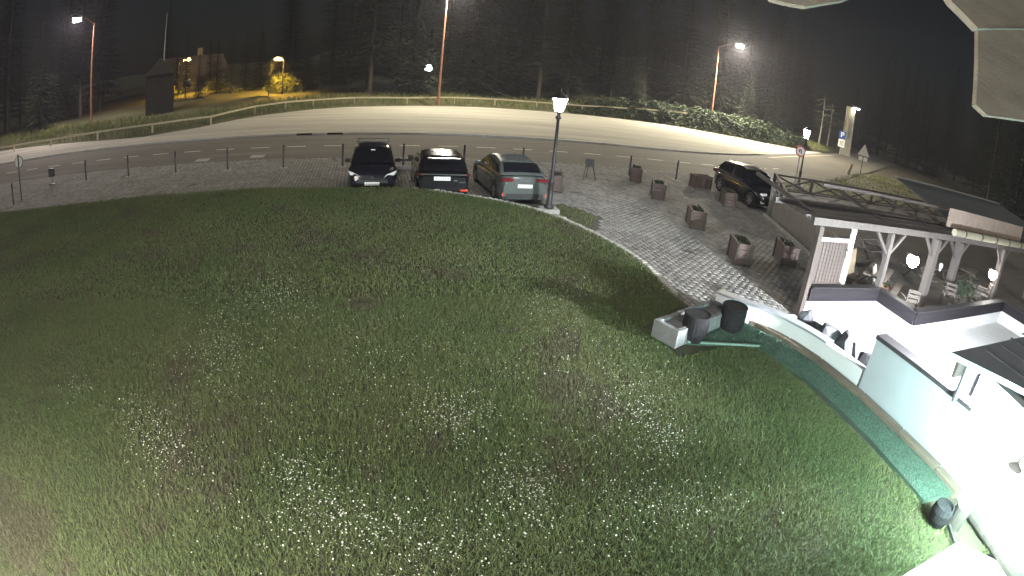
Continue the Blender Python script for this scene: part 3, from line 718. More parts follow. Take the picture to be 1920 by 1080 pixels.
o = MB().box((0, 0, 0), (.02, .16, .03)).build('mirror_sticker', sign_white, t); o.location = (.47, 0, 1.38)
# car B: black crossover tail towards the lawn
t, hw = make_car('parked_car', 'black crossover with a white plate on its tailgate, parked tail towards the lawn', 'car', (2.42, 20.45, .02), math.pi/2-.02, 4.4, 1.86, 1.56,
    [(-2.2, 1.02), (-2.0, 1.08), (-.6, 1.06), (.8, 1.02), (1.4, .98), (1.9, .9), (2.2, .74)], [(1.15, 1.04), (.35, 1.45), (-.4, 1.56), (-1.6, 1.5), (-2.12, 1.1)], black, .34, suv=True)
plate(t, -2.215, .05, .86, -1, .55, .13)
MB().box((-2.20, 0, 1.0), (.05, 1.5, .03)).build('light_bar', chrome, t)
q = MB()
for k in range(7): q.box((-2.228, -.36+k*.12, 1.0), (.012, .07, .03))
q.build('tailgate_lettering', chrome, t, kind='stuff')
for s in (-1, 1): MB().box((-2.17, s*.70, .47), (.06, .26, .06)).build('reflector', lens_red if s > 0 else mat('bright_red_reflector', (.8, .08, .04), .3), t); MB().box((-2.16, s*.77, .99), (.1, .22, .08)).build('taillight', mat('smoked_tail_lamp', (.06, .012, .012), .2), t, bevel=.02)
MB().box((-1.98, 0, 1.5), (.28, 1.1, .03)).build('roof_spoiler', black, t)
MB().box((-2.21, -.4, .80), (.02, .12, .05)).build('badge', chrome, t); MB().box((-2.21, -.62, .74), (.02, .2, .03)).build('badge', chrome, t)
# car C: grey-green hatch
t, hw = make_car('parked_car', 'grey-green hatchback with red tail lamps beside the lantern post', 'car', (5.02, 20.35, .02), math.pi/2+R(3), 4.5, 1.82, 1.46,
    [(-2.25, .93), (-2.05, 1.02), (-.6, .97), (.9, .93), (1.5, .88), (1.95, .78), (2.25, .66)], [(1.15, .97), (.35, 1.38), (-.3, 1.46), (-1.35, 1.38), (-2.02, 1.03)], green, .33)
plate(t, -2.245, .0, .70, -1, .52, .12)
for s in (-1, 1):
    MB().box((-2.19, s*.62, .90), (.12, .46, .11), rz=s*.16).build('taillight', lens_red, t, bevel=.03)
    MB().box((-2.19, s*.72, .42), (.1, .1, .16), rx=s*.4).build('reflector', mat('bright_red_reflector', (.8, .08, .04), .3), t)
MB().box((-2.245, 0, .88), (.02, .4, .02)).build('badge', chrome, t); MB().box((-2.2, 0, .36), (.14, 1.3, .16)).build('bumper_trim', mat('grille_black', 0), t)
MB().tube((-1.25, 0, 1.42), (-1.42, 0, 1.52), .02, .01).build('antenna', black, t)
# car D: black SUV nose towards us
t, hw = make_car('parked_car', 'black SUV with roof rails parked between planters and plank fence', 'car', (17.2, 21.35, .02), -math.pi/2-R(3), 4.45, 1.88, 1.66,
    [(-2.22, 1.05), (-2.0, 1.1), (-.6, 1.08), (.85, 1.05), (1.35, 1.02), (1.9, .94), (2.22, .80)], [(1.1, 1.08), (.35, 1.55), (-.4, 1.66), (-1.6, 1.58), (-2.12, 1.12)], black2, .36, 'rails', True)
for s in (-1, 1): MB().box((2.14, s*.70, .82), (.16, .42, .10), rz=-s*.35, rx=0).build('headlight', lens_clear, t, bevel=.03)
MB().box((2.2, 0, .66), (.08, 1.0, .26)).build('grille', mat('grille_black', 0), t); plate(t, 2.25, 0, .5, 1)
for s in (-1, 1): MB().box((2.18, s*.72, .45), (.08, .2, .1)).build('fog_light', lens_clear, t, bevel=.02)
MB().tube((2.22, 0, .72), (2.26, 0, .72), .06, .06, 14).build('badge', chrome, t)
for k in (-.5, .5): MB().box((-2.2, k*1.5, .98), (.1, .3, .16)).build('taillight', lens_red, t)

# ------------------------------------------------------------------ wooden planters on the paving
PLW, PLD, PLH = .98, .50, .66
def planter_proto(label, loc, rz, seed):
    t = thing('wooden_planter', label, 'planter', loc, rz, 'wooden planter boxes on the paving'); r_ = random.Random(seed)
    for s in (-1, 1):
        for k in range(4): MB().box((0, s*(PLD/2-.015), .10+k*.15), (PLW-.06, .03, .14)).build('board', wood_brown, t)
        for k in range(4): MB().box((s*(PLW/2-.015), 0, .10+k*.15), (.03, PLD-.06, .14)).build('board', wood_brown, t)
        for s2 in (-1, 1): MB().box((s*(PLW/2-.01), s2*(PLD/2-.01), PLH/2), (.09, .09, PLH)).build('corner_post', wood_dark, t)
        MB().box((0, s*(PLD/2-.01), PLH-.015), (PLW-.1, .07, .035)).build('top_rail', wood_brown, t)
        MB().box((s*(PLW/2-.01), 0, PLH-.015), (.07, PLD-.1, .035)).build('top_rail', wood_brown, t)
        MB().box((s*.17, -PLD/2-.014, PLH/2), (.06, .025, PLH-.08)).build('batten', wood_dark, t)
    MB().box((0, 0, PLH-.12), (PLW-.06, PLD-.06, .02)).build('soil', soil, t)
    return t
def planter_plant(t, seed, big=1.):
    g = np.random.default_rng(seed); n = 60; c = np.stack([g.uniform(-.4, .4, n), g.uniform(-.16, .16, n), PLH-.1+.12*big*g.random(n)], 1)
    V = np.stack([c, c+g.normal(0, .055, (n, 3)), c+g.normal(0, .055, (n, 3))], 1)
    np_mesh('plant', V.reshape(-1, 3), np.arange(3*n).reshape(-1, 3), leaf_m, parent=t)
PLS = [((1191, 338), 'wooden planter furthest back in the left row, in front of a bollard', -12), ((1232, 370), 'wooden planter second from the back in the left row', -10), ((1302, 424), 'dark wooden planter in the middle of the paving, third of the left row', -8),
       ((1384, 488), 'nearest wooden planter of the left row, closest to the bright wall', -8), ((1469, 491), 'wooden planter standing alone closest to the slatted gate panel', -10), ((1312, 352), 'wooden planter half behind the tail of the black SUV', 2), ((1363, 384), 'wooden planter in front of the black SUV front wheel', -8), ((1040, 355), 'wooden planter half hidden behind the lantern post by the grey-green car', -4)]
pp = None
for i, ((u, v), lab_, an) in enumerate(PLS):
    b = on_z(u, v, .02); rz = R(an)+R(90 if i != 5 else 12)+R(-14)
    if pp is None: pp = planter_proto(lab_, (b.x, b.y, .02), rz, i); o_ = pp
    else: o_ = dup(pp, (b.x, b.y, .02), rz, lab_)
    PLS[i] = o_
for i, o_ in enumerate(PLS): planter_plant(o_, i, (.9, 1.2, .7, 1.1, 1.3, .6, 1., 1.)[i])

# ------------------------------------------------------------------ white terrace, walls, parapet
fl = [(6.95, 9.15), (7.4, 8.6), (7.85, 8.1), (8.15, 7.2), (8.3, 5.5), (8.4, 2.9), (30, 2.0), (30, 9.0), (9.5, 9.2)]
MB().add([(x, y, .05) for x, y in fl], [tuple(range(len(fl)))]).build('terrace_floor', white_floor, kind='structure')
wl_pts = [(6.95, 9.0), (7.3, 8.45), (7.7, 7.92), (8.0, 7.15), (8.14, 6.4), (8.2, 5.5)]
wp = spline(wl_pts, 6)
cw = thing('curved_wall', 'low white curved wall with a grey coping separating lawn and terrace', 'wall')
def wall_strip(line, th, z0, z1, grow=0.):
    o1 = offset(line, grow); o2 = offset(line, -th-grow); rows = [[(p.x, p.y, z0) for p in o1], [(p.x, p.y, z1) for p in o1], [(p.x, p.y, z1) for p in o2], [(p.x, p.y, z0) for p in o2]]
    rows.append(rows[0]); q = MB().grid(rows)
    for k in (0, -1): e = [r_[k] for r_ in rows[:4]]; q.add(e, [(0, 1, 2, 3) if k else (3, 2, 1, 0)])
    return q
def wall_strip(line, th, z0, z1, grow=0.):
    o1 = offset(line, -grow); o2 = offset(line, th+grow); rows = [[(p.x, p.y, z0) for p in o1], [(p.x, p.y, z1) for p in o1], [(p.x, p.y, z1) for p in o2], [(p.x, p.y, z0) for p in o2]]
    rows.append(rows[0]); q = MB().grid(rows)
    for k in (0, -1): e = [r_[k] for r_ in rows[:4]]; q.add(e, [(0, 1, 2, 3) if k else (3, 2, 1, 0)])
    return q
wall_strip(wp, .2, .0, .74).build('wall', white_paint, cw)
n_ = len(wp); cut = [0, 7, 14, 19, 23]
for a, b in zip(cut[:-1], cut[1:]): wall_strip(wp[a:b+1], .2, .743, .79, .025).build('coping', trim_grey, cw)
# timber beam along the foot of the walls
fb = [Vector((x, y, 0)) for x, y in ((7.5, 8.55), (7.72, 8.2), (7.98, 7.4), (8.12, 6.5), (8.16, 5.2), (8.1, 4.0), (8.05, 2.9), (7.95, 2.25))]
be = thing('edging_beam', 'long brown timber edging beam along the foot of the white wall', 'timber edging')
for a, b in zip(fb[:-1], fb[1:]):
    d = (b-a).normalized()*.012; z = .32
    MB().bar(a+d+Vector((-.12, 0, z)), b-d+Vector((-.12, 0, z)), .2, .26).build('beam', wood_light if False else mat('brown_edging_timber', (.10, .075, .055), .85, (.17, .13, .10), 2, 6, .5, 14, stretch=(4, .6, 4)), be, bevel=.015)
# tall wall with dark coping, annexe
tw = thing('tall_wall', 'taller white wall with a dark timber coping at the right edge of the lawn', 'wall')
tl = [Vector((8.18, 5.42, 0)), Vector((8.16, 2.92, 0))]
wall_strip(tl, .26, 0, 1.42).build('wall', mat('dimmed_white_render', (.33, .35, .38), .9, (.38, .40, .43), 1.2, 6, .25, 60), tw); wall_strip(tl, .26, 1.423, 1.5, .035).build('coping', mat('dark_coping_board', (.03, .026, .03), .55, (.05, .044, .048), 3), tw)  # white render darkened in colour to offset the lamp's strong light
an = thing('white_annexe', 'low white annexe with a dull blue sheet roof at the right edge', 'house')
al = [Vector((*p_, 0)) for p_ in ((8.15, 2.91), (8.0, 2.2), (7.8, 1.3), (7.5, .3), (7.2, -.6), (6.9, -2.2))]
wall_strip(al, .3, 0, 2.08).build('wall', white_paint, an)
MB().box((12.2, 2.78, 1.04), (7.6, .24, 2.08)).build('wall', white_paint, an)
MB().box((8.42, 2.80, 1.06), (.42, .2, 2.1)).build('pillar', white_paint, an)
rp = [(7.62, 3.5), (8.2, 2.1), (8.35, .3), (8.2, -3), (17, -3), (17, 2.7), (10.4, 3.15)]
rz_ = lambda x: 2.2+.07*(x-7.6)
q = MB(); nn = len(rp)
q.add([(x, y, rz_(x)) for x, y in rp]+[(x, y, rz_(x)-.09) for x, y in rp], [tuple(range(nn-1, -1, -1))[::-1], tuple(range(nn, 2*nn))[::-1]]+[(i, nn+i, nn+(i+1) % nn, (i+1) % nn) for i in range(nn)])
q.build('roof', mat('veil_tinted_roof_sheet', (.22, .24, .28), .5, (.28, .30, .34), 1.5, 6, .3, 20), an)  # roof colour paled towards blue to carry the hazy veil
for k in range(12):
    x = 8.5+k*.62; MB().bar((x, -2.9, rz_(x)+.018), (x, 3.25-.16*(k > 3)*(k-3)*.2, rz_(x)+.018), .03, .03).build('roof_seam', roof_m, an)
MB().bar((7.98, 3.27, 1.76), (8.72, 3.19, 1.76), .05, .66).build('side_panel', mat('porch_panel', (.06, .065, .075), .7), an)
MB().bar((7.75, 3.36, 1.97), (10.3, 3.08, 2.14), .06, .26).build('fascia', wood_dark, an)
MB().bar((8.62, 3.22, .05), (8.62, 3.22, 1.9), .12).build('post', wood_dark, an)
MB().box((10.3, 2.92, 1.03), (.9, .06, 1.95)).build('door', mat('grey_door', (.25, .26, .28), .5), an)
t = thing('assumed_porch_lamp', 'assumed bright bulkhead lamp beside the porch door, added to light the white terrace', 'lamp', (9.35, 2.95, 1.94))  # hidden lamp assumed from the bright floor, added to light the terrace
MB().box((0, -.03, 0), (.4, .08, .26)).build('back_plate', metal_grey, t); MB().box((0, .06, 0), (.34, .1, .2)).build('lamp_glass', emit('assumed_porch_light', (.88, .95, 1.), L_ASSUMED_PORCH), t)
# floodlight on the annexe wall
lp = on_z(1890, 900, 1.72)
t = thing('wall_lamp', 'glaring round lamp on a white arm from the annexe wall', 'lamp', lp)
MB().tube((.05, 0, .27), (1.3, .1, .27), .016, .016, 8).tube((1.24, .1, .27), (1.32, .1, .27), .07, .07, 12).tube((0, 0, .2), (.05, 0, .28), .02, .02, 8).build('bracket', white_paint, t)
MB().lathe([(.12, .16), (.13, .18), (.06, .23), (.02, .25)], 16).build('collar', white_paint, t, smooth=True)
MB().lathe([(.03, -.19), (.12, -.16), (.185, -.08), (.2, 0), (.185, .08), (.12, .16), (.03, .19)], 18).build('lamp_globe', emit('flood_light', (.66, 1., .95), L_FLOOD), t, smooth=True)
# rocks behind the curved wall
import bmesh
def rock(label, c, s, seed):
    g = random.Random(seed); bm = bmesh.new()
    for _ in range(16):
        z = g.random()**.8; k = 1-.45*z
        bm.verts.new((s[0]*.62*k*g.uniform(-1, 1)+s[0]*.1*z, s[1]*.62*k*g.uniform(-1, 1), s[2]*1.05*z))
    for sx in (-1, 1):
        for sy in (-1, 1): bm.verts.new((sx*s[0]*.5*g.uniform(.8, 1.1), sy*s[1]*.5*g.uniform(.8, 1.1), 0))
    bmesh.ops.convex_hull(bm, input=bm.verts)
    for v in [v for v in bm.verts if not v.link_faces]: bm.verts.remove(v)
    me = bpy.data.meshes.new('rock'); bm.to_mesh(me); bm.free(); me.materials.append(mat('shade_toned_rock', (.045, .045, .05), .95, (.085, .085, .09), 7, 7, 1., 18, spec=.2))  # rock colour darkened to hold the shade of the backlit sides
    o = bpy.data.objects.new('rock', me); COL.objects.link(o); o.location = c; o.rotation_euler = (0, 0, g.uniform(0, 3)); o['label'] = label; o['category'] = 'rock'; o['group'] = 'rocks along the curved wall'
for i, (u, v, s, lab_) in enumerate((((1509), 600, (.3, .22, .50), 'upright grey stone by the foot of the tall gate post'), (1537, 628, (.62, .35, .42), 'wide grey stone next to the upright stone behind the curved wall'), (1556, 640, (.5, .3, .52), 'peaked grey stone in the middle of the row behind the curved wall'),
                        (1583, 656, (.4, .3, .62), 'tall blocky stone right of the peaked stone behind the curved wall'), (1600, 663, (.36, .3, .55), 'narrow stone leaning on the tall blocky stone'), (1624, 678, (.4, .3, .40), 'stone with a pointed top against the end of the tall white wall'))):
    b = on_z(u, v, .62); rock(lab_, (b.x+.12, b.y+.06, .28), (s[0]*1.5, s[1]*1.4, s[2]*1.15), i+3)
MB().prism([(8.22, 7.3), (8.36, 6.4), (8.42, 5.5), (8.95, 5.5), (8.9, 6.6), (8.6, 7.5)], .0, .34).build('rock_bed', mat('bed_gravel', (.10, .10, .10), .95, (.15, .15, .15), 8, 5, .6, 30), kind='structure')

# artificial turf, trough, pots
tm = [(5.35, 7.75), (6.98, 7.35), (7.25, 6.2), (7.2, 4.2), (7.02, 2.5), (7.9, 2.3), (8.0, 4), (8.0, 6.4), (7.75, 7.4), (7.35, 8.3), (6.7, 8.9), (5.7, 8.6)]
q = MB(); q.prism(tm, .30, .375); q.build('turf_mat', turf_m, kind='structure')
Vb, Fb = blades(90000, tm, (5.3, 8.1), (2.2, 9), lambda x, y: .372+0*x, (.012, .032), (.006, .011), (.3, 1.2))
np_mesh('turf_pile', Vb, Fb, varied(mat('turf_fibre', (.07, .125, .088), .9, (.095, .15, .115), 1.2, 6, spots=((.06, .07, .05), 1.5, .58)), .4), 'stuff')
o = MB().bar((5.5, 7.66, .40), (7.0, 7.30, .40), .05, .035).build('edging_strip', mat('pale_green_strip', (.16, .24, .20), .7), None); o['label'] = 'pale green edging strip along the front of the turf mat below the dark pots'; o['category'] = 'edging strip'
a = on_z(1247, 600, .68); b = on_z(1339, 566, .68); c = on_z(1361, 577, .68)
ang = math.atan2(b.y-a.y, b.x-a.x); Lt = (b-a).length+.1
t = thing('stone_trough', 'long grey stone trough filled with slabs at the corner of the lawn', 'trough', ((a.x+b.x)/2+.12*math.sin(ang), (a.y+b.y)/2-.14, .33), ang)
g = random.Random(4)
for s in (-1, 1):
    x = -Lt/2
    while x < Lt/2-.05:
        w = min(g.uniform(.18, .34), Lt/2-x); MB().box((x+w/2, s*.24, .17), (w-.012, .11, .34+g.uniform(-.015, .015)), taper=.97).build('stone', stone_m, t, bevel=.012); x += w
    MB().box((s*(Lt/2+.04), 0, .17), (.1, .58, .35)).build('stone', stone_m, t, bevel=.012)
for k in range(5): MB().box((-Lt/2+.25+k*.34, g.uniform(-.03, .03), .26), (.3, .34, .06), g.uniform(-.1, .1), g.uniform(-.06, .06)).build('slab', stone_m, t, bevel=.01)
def pot(label, u, v, h, r, top=1.):
    b = on_z(u, v, .375); t = thing('woven_pot', label, 'plant pot', (b.x, b.y+r*.4, .376))
    MB().lathe([(r*.86, 0), (r, h*.3), (r*1.02, h*.7), (r*.98, h), (r*.88, h), (r*.86, h*.86), (.01, h*.86)], 22).build('pot', pot_m, t, smooth=False)
    MB().lathe([(r*1.0, h*.96), (r*1.05, h*.98), (r*1.0, h*1.015), (r*.94, h*.99)], 22).build('rim', pot_m, t)
    return t
pot('dark round woven pot standing in front of the stone trough', 1303, 640, .52, .25)
pot('dark round woven pot between the stone trough and the white wall', 1374, 620, .50, .26)
b = on_z(1766, 988, .34); t = thing('dark_barrel', 'dark rounded barrel pot overgrown with grass below the glaring lamp', 'plant pot', (b.x-.02, b.y+.14, .32), 0, None, .76)
MB().lathe([(.2, 0), (.25, .15), (.26, .32), (.22, .44), (.19, .44), (.18, .38), (.01, .38)], 20).build('pot', pot_m, t)
b = on_z(1806, 955, .62); t = thing('log_stump', 'upright log with a pale cut top at the end of the timber beam', 'log', (b.x, b.y, .2))
MB().tube((0, 0, 0), (0, 0, .48), .15, .145, 16).build('bark', bark_m, t); MB().tube((0, 0, .482), (0, 0, .49), .135, .135, 16).build('cut_face', mat('pale_cut_wood', (.5, .45, .36), .8, (.4, .33, .25), 14, 3), t)
a = on_z(1822, 962, .42); b = on_z(1915, 1100, .42); o = MB().tube(a, b, .11, .12, 12).build('fallen_log', bark_m); o['label'] = 'pale log lying at the bottom right beyond the upright stump'; o['category'] = 'log'
# concrete apron of the main house at the bottom edge
ap = [(p.x, p.y) for p in (on_z(u, v, .37) for u, v in ((1655, 1103), (1692, 1080), (1745, 1048), (1797, 1016)))]
MB().prism([ap[0], (ap[0][0]-.9, ap[0][1]-1.3), (7.0, -.6), (7.5, .5), ap[3], ap[2], ap[1]], .2, .37).build('house_apron', white_floor, kind='structure')
o = MB().bar(on_z(1779, 985, .42), on_z(1790, 1017, .40), .05, .05).build('short_pipe', metal_dark); o['label'] = 'short dark pipe lying between the barrel pot and the white apron'; o['category'] = 'pipe'

# parapet round the sunken terrace
pa = [Vector((*p_, 0)) for p_ in ((9.86, 9.02), (12.7, 8.86), (12.62, 7.32), (19.9, 7.5), (20.1, 5.0))]
pr = thing('terrace_parapet', 'zigzag white parapet with broad dark timber boards on top', 'parapet')
wall_strip(list(reversed(pa)), -.16, .05, .60).build('wall', white_paint, pr)
for a, b in zip(pa[:-1], pa[1:]):
    d = (b-a).normalized(); nrm = Vector((d.y, -d.x, 0)); up = Vector((0, 0, 1))
    MB().bar(a-d*.02+nrm*.05+up*.665, b+d*.02+nrm*.05+up*.665, .05, .33).build('board', mat('near_black_stain', (.012, .010, .012), .7, (.020, .017, .020), 3, 5, .3, 20, stretch=(.4, .4, 3), spec=.1), pr)
    MB().bar(a+d*.04-nrm*.06+up*.85, b-d*.04-nrm*.06+up*.85, .26, .03).build('handrail', mat('grey_stained_board', (.022, .02, .022), .6, (.035, .032, .034), 3, 5, .3, 20, spec=.15), pr)
    L = (b-a).length; k = max(2, int(L/1.3))
    for i in range(k+1): MB().bar(a+d*(.06+(L-.12)*i/k)-nrm*.02+up*.6, a+d*(.06+(L-.12)*i/k)-nrm*.02+up*.83, .07).build('post', wood_dark, pr)
MB().add([(9.7, 9.25, .16), (12.9, 9.1, .16), (12.8, 7.5, .16), (20, 7.7, .16), (40, 7.7, .16), (46, 24.0, .16), (21.5, 24.2, .16), (16.6, 18.5, .16), (14.7, 13.0, .16), (10.2, 9.5, .16)], [tuple(range(10))]).build('terrace_deck', mat('deck_boards', (.085, .076, .07), .8, (.13, .115, .105), 1.2, 6, .4, 12, stretch=(.2, 3, 1)), kind='structure')
# plank fence from the SUV to the gate panel
pf = thing('plank_fence', 'grey upright plank fence along the paving beyond the planters', 'fence')
p0, p1 = Vector((16.55, 18.75, 0)), Vector((13.9, 11.2, 0)); d = (p1-p0).normalized(); L = (p1-p0).length; k = int(L/.17)
nrm = Vector((-d.y, d.x, 0))
for i in range(k):
    h = 1.12+.14*math.sin(i*2.4)*.3+random.uniform(-.03, .03); c = p0+d*(i+.5)*L/k
    MB().box((c.x, c.y, h/2), (.158, .035, h), math.atan2(d.y, d.x), ry=random.uniform(-.01, .01)).build('plank', wood_grey, pf)
for z in (.3, .95): MB().bar(p0+nrm*.05+Vector((0, 0, z)), p1+nrm*.05+Vector((0, 0, z)), .05, .09).build('rail', wood_grey, pf)
MB().bar(p0-d*.1, p0-d*.1+Vector((0, 0, 1.45)), .16).build('post', wood_grey, pf); MB().bar(p0+Vector((0, 0, 1.30)), p0+d*2+Vector((0, 0, 1.28)), .09, .06).build('cap_rail', wood_grey, pf)
t = thing('fence_kerb', 'row of low kerb stones at the foot of the plank fence', 'kerb')
for i in range(15): c = p0+d*(i*.54+.3)+Vector((-.32, .05, .06)); MB().box(c, (.5, .13, .14), math.atan2(d.y, d.x)).build('kerb_stone', conc, t, bevel=.01)
# cross braced railing along the road side
xf = thing('cross_braced_fence', 'dark timber fence with crossed braces along the road side of the terrace', 'fence')
X0 = 21.4
for i in range(9):
    x = X0+i*3.2; y = 24.4; MB().bar((x, y, -.1), (x, y, 1.1), .13).build('post', wood_dark, xf)
    if i < 8:
        for z in (1.03,): MB().bar((x+.05, y, z), (x+3.15, y, z), .1, .11).build('top_rail', wood_dark, xf)
        MB().bar((x+.08, y, .16), (x+3.12, y, .16), .08, .09).build('bottom_rail', wood_dark, xf)
        MB().bar((x+.08, y-.03, .2), (x+3.12, y-.03, .98), .05, .1).build('brace', wood_dark, xf); MB().bar((x+.08, y+.03, .98), (x+3.12, y+.03, .2), .05, .1).build('brace', wood_dark, xf)
yy = 24.3
for i in range(2):
    a, b = Vector((21.4, 24.3-i*2.7, 0)), Vector((21.4-.9*(i+1)*.0-.9, 24.3-(i+1)*2.7, 0)) if False else Vector((21.4-1.9*(i+1), 24.3-(i+1)*2.7, 0))
    a = Vector((21.4-1.9*i, 24.3-i*2.7, 0)); up = Vector((0, 0, 1))
    MB().bar(b, b+up*1.1, .12).build('post', wood_dark, xf); MB().bar(a+up*1.03, b+up*1.03, .1, .1).build('top_rail', wood_dark, xf)
    MB().bar(a+up*.2, b+up*.95, .05, .09).build('brace', wood_dark, xf); MB().bar(a+up*.95, b+up*.2, .05, .09).build('brace', wood_dark, xf)
# pergola with its long eave beams
pg = thing('pergola', 'long dark timber pergola roof over the lit terrace', 'pergola')
MB().bar((9.5, 9.15, 2.46), (17.0, 9.0, 2.46), .14, .18).build('eave_beam', pergola_wood, pg); MB().bar((17.0, 9.0, 2.46), (27.0, 8.4, 2.46), .14, .18).build('eave_beam', pergola_wood, pg)
MB().bar((9.2, 10.35, 2.60), (27.0, 9.95, 2.60), .12, .14).build('purlin', pergola_wood, pg); MB().bar((12.4, 11.8, 2.9), (34, 11.4, 2.9), .1, .1).build('purlin', pergola_wood, pg)
for i in range(3):
    ya, yb, za, zb = 9.24+i*.36, 9.56+i*.36, 2.56+i*.02, 2.575+i*.02
    MB().add([(9.3, ya, za), (27, ya-.55, za), (27, yb-.55, zb), (9.3, yb, zb), (9.3, ya, za-.03), (27, ya-.55, za-.03), (27, yb-.55, zb-.03), (9.3, yb, zb-.03)], [(0, 1, 2, 3), (7, 6, 5, 4), (0, 4, 5, 1), (3, 2, 6, 7), (0, 3, 7, 4), (1, 5, 6, 2)]).build('roof_plank', mat('purple_grey_plank', (.06, .054, .06), .8, (.095, .085, .092), 2, 6, .4, 20, stretch=(.3, 3, 1)), pg)
q = MB(); q.add([(18.5, 10.1, 2.68), (34, 9.8, 2.68), (37, 16.5, 3.25), (21.0, 15.2, 3.25), (18.5, 10.1, 2.62), (34, 9.8, 2.62), (37, 16.5, 3.19), (21.0, 15.2, 3.19)], [(0, 1, 2, 3), (7, 6, 5, 4), (0, 4, 5, 1), (3, 2, 6, 7), (0, 3, 7, 4), (1, 5, 6, 2)]); q.build('roof_sheet', roof_m, pg)
MB().bar((21.0, 15.25, 3.29), (37, 16.55, 3.29), .14, .06).build('ridge_trim', mat('pale_ridge', (.4, .4, .4), .6), pg)
for (x, y) in ((9.8, 9.12), (12.9, 9.08), (15.6, 9.02), (17.3, 8.98), (21.3, 8.75), (25.5, 8.5)):
    w = .16 if x < 15 else .26
    MB().bar((x, y, .0), (x, y, 2.36), w).build('post', pergola_wood if x > 12 else wood_dark, pg)
    if x > 12: MB().bar((x, y, 1.7), (x+.7, y-.02, 2.36), .08).build('brace', pergola_wood, pg); MB().bar((x, y, 1.7), (x-.7, y+.02, 2.36), .08).build('brace', pergola_wood, pg)
    MB().bar((x, y, 2.5), (x+.3, y+3.2, 2.86), .09).build('rafter', pergola_wood, pg)
o = thing('rolled_tarp', 'cream rolled tarpaulin strapped along the pergola eave', 'tarpaulin', (16.4, 8.86, 2.68)); MB().tube((0, 0, 0), (8.3, -.45, 0), .12, .12, 12).build('roll', tarp_m, o)
for k in range(6): MB().tube((.7+k*1.35, -.04-k*.075, 0), (.78+k*1.35, -.045-k*.075, 0), .13, .13, 12).build('strap', metal_dark, o)
o = thing('sign_boards', 'pair of pale plain boards standing on the pergola eave above the tarpaulin', 'board', (16.6, 9.25, 2.70)); MB().bar((0, .1, .33), (3.6, -.05, .33), .05, .62).build('board', plank_warm, o); MB().bar((3.64, -.05, .33), (7.2, -.2, .33), .05, .62).build('board', plank_warm, o)
# slatted gate panel
gp = thing('slatted_panel', 'brown slatted screen with a white lit frame beside the tall gate post', 'screen', (9.95, 9.2, .0))
for k in range(9): MB().box((.12+k*.125, 0, 1.15), (.105, .03, 1.62)).build('slat', varied(mat('brown_slat', (.045, .034, .03), .8, (.075, .058, .052), 4, 5, .3, 20, stretch=(3, 3, .4)), .15) if k == 0 else MATS['brown_slat'], gp)
MB().box((.62, .03, .42), (1.2, .05, .09)).build('rail', wood_dark, gp); MB().box((.62, -.03, 2.02), (1.2, .05, .09)).build('frame', white_paint, gp)  # white paint puts the lamplight on these timber edges into the colour
MB().box((1.28, -.02, 1.62), (.12, .1, 1.45)).build('frame', white_paint, gp); MB().box((1.3, -.02, .6), (.12, .12, 1.2)).build('frame_post', wood_grey, gp); 
# terrace furniture
furn = varied(mat('greyed_furniture_wood', (.075, .066, .058), .85, (.12, .105, .095), 3, 6, .5, 30, spec=.2), .25)
def picnic(label, loc, rz):
    t = thing('picnic_table', label, 'table', loc, rz, 'timber tables on the terrace')
    for k in range(5): MB().box((0, -.32+k*.16, .75), (1.8, .145, .045)).build('top_plank', furn, t)
    for s in (-1, 1):
        MB().box((0, s*.72, .44), (1.8, .24, .045)).build('seat', furn, t)
        MB().bar((s*.65, -.75, 0), (s*.65, -.1, .73), .09, .05).build('leg', furn, t); MB().bar((s*.65, .75, 0), (s*.65, .1, .73), .09, .05).build('leg', furn, t)
        MB().bar((s*.7, -.82, .4), (s*.7, .82, .4), .05, .09).build('crosspiece', furn, t)
    return t
def chair(label, loc, rz):
    t = thing('wooden_chair', label, 'chair', loc, rz, 'wooden chairs on the terrace')
    for k in range(4): MB().box((0, -.18+k*.12, .45), (.46, .105, .03)).build('seat_slat', furn, t)
    for s in (-1, 1):
        MB().bar((s*.2, -.2, 0), (s*.2, -.2, .44), .045).build('leg', furn, t); MB().bar((s*.2, .2, 0), (s*.2, .3, .95), .045).build('leg', furn, t); MB().bar((s*.24, -.2, .66), (s*.24, .25, .66), .05, .035).build('armrest', furn, t)
    for z in (.62, .76, .9): MB().box((0, .2+(z-.44)*.18, z), (.42, .025, .09)).build('back_slat', furn, t)
    return t
picnic('timber picnic table behind the zigzag parapet corner, left of the first terrace lamp', (13.9, 9.9, .17), .5)
picnic('timber picnic table between the two terrace lamps', (18.3, 10.6, .17), -.2)
picnic('timber picnic table under the second terrace lamp', (21.6, 10.4, .17), .3)
picnic('timber picnic table further back behind the first terrace lamp', (17.6, 13.6, .17), .1)
chair('wooden chair just behind the inner corner of the parapet', (13.6, 8.3, .17), 2.6); chair('wooden chair between the second thick post and the parapet', (16.5, 8.3, .17), -.7)
chair('wooden chair behind the parapet nearest the second terrace lamp', (18.6, 8.4, .17), 2.2); chair('wooden chair facing the picnic table between the terrace lamps', (19.9, 8.6, .17), -2.4)
b = Vector((12.6, 10.3, .17)); t = thing('brown_screen', 'leaning brown board with two panels behind the slatted screen', 'screen', b, .35)
for k in (0, 1): MB().box((-.42+k*.86, 0, .62), (.84, .04, 1.15), rx=-.15).build('panel', mat('brown_board', (.2, .155, .10), .7, (.25, .2, .14), 3, 5), t)
MB().box((0, .1, .05), (1.8, .3, .06)).build('foot', wood_dark, t)
t = thing('white_easel', 'small tilted white menu board next to the leaning brown board', 'menu board', (13.5, 9.75, .17), .5)
MB().box((0, 0, .62), (.5, .03, .72), rx=-.25).build('board', sign_white, t)
for s in (-1, 1): MB().bar((s*.22, -.14, 0), (s*.22, .1, .98), .035).build('leg', wood_grey, t)
q = MB()
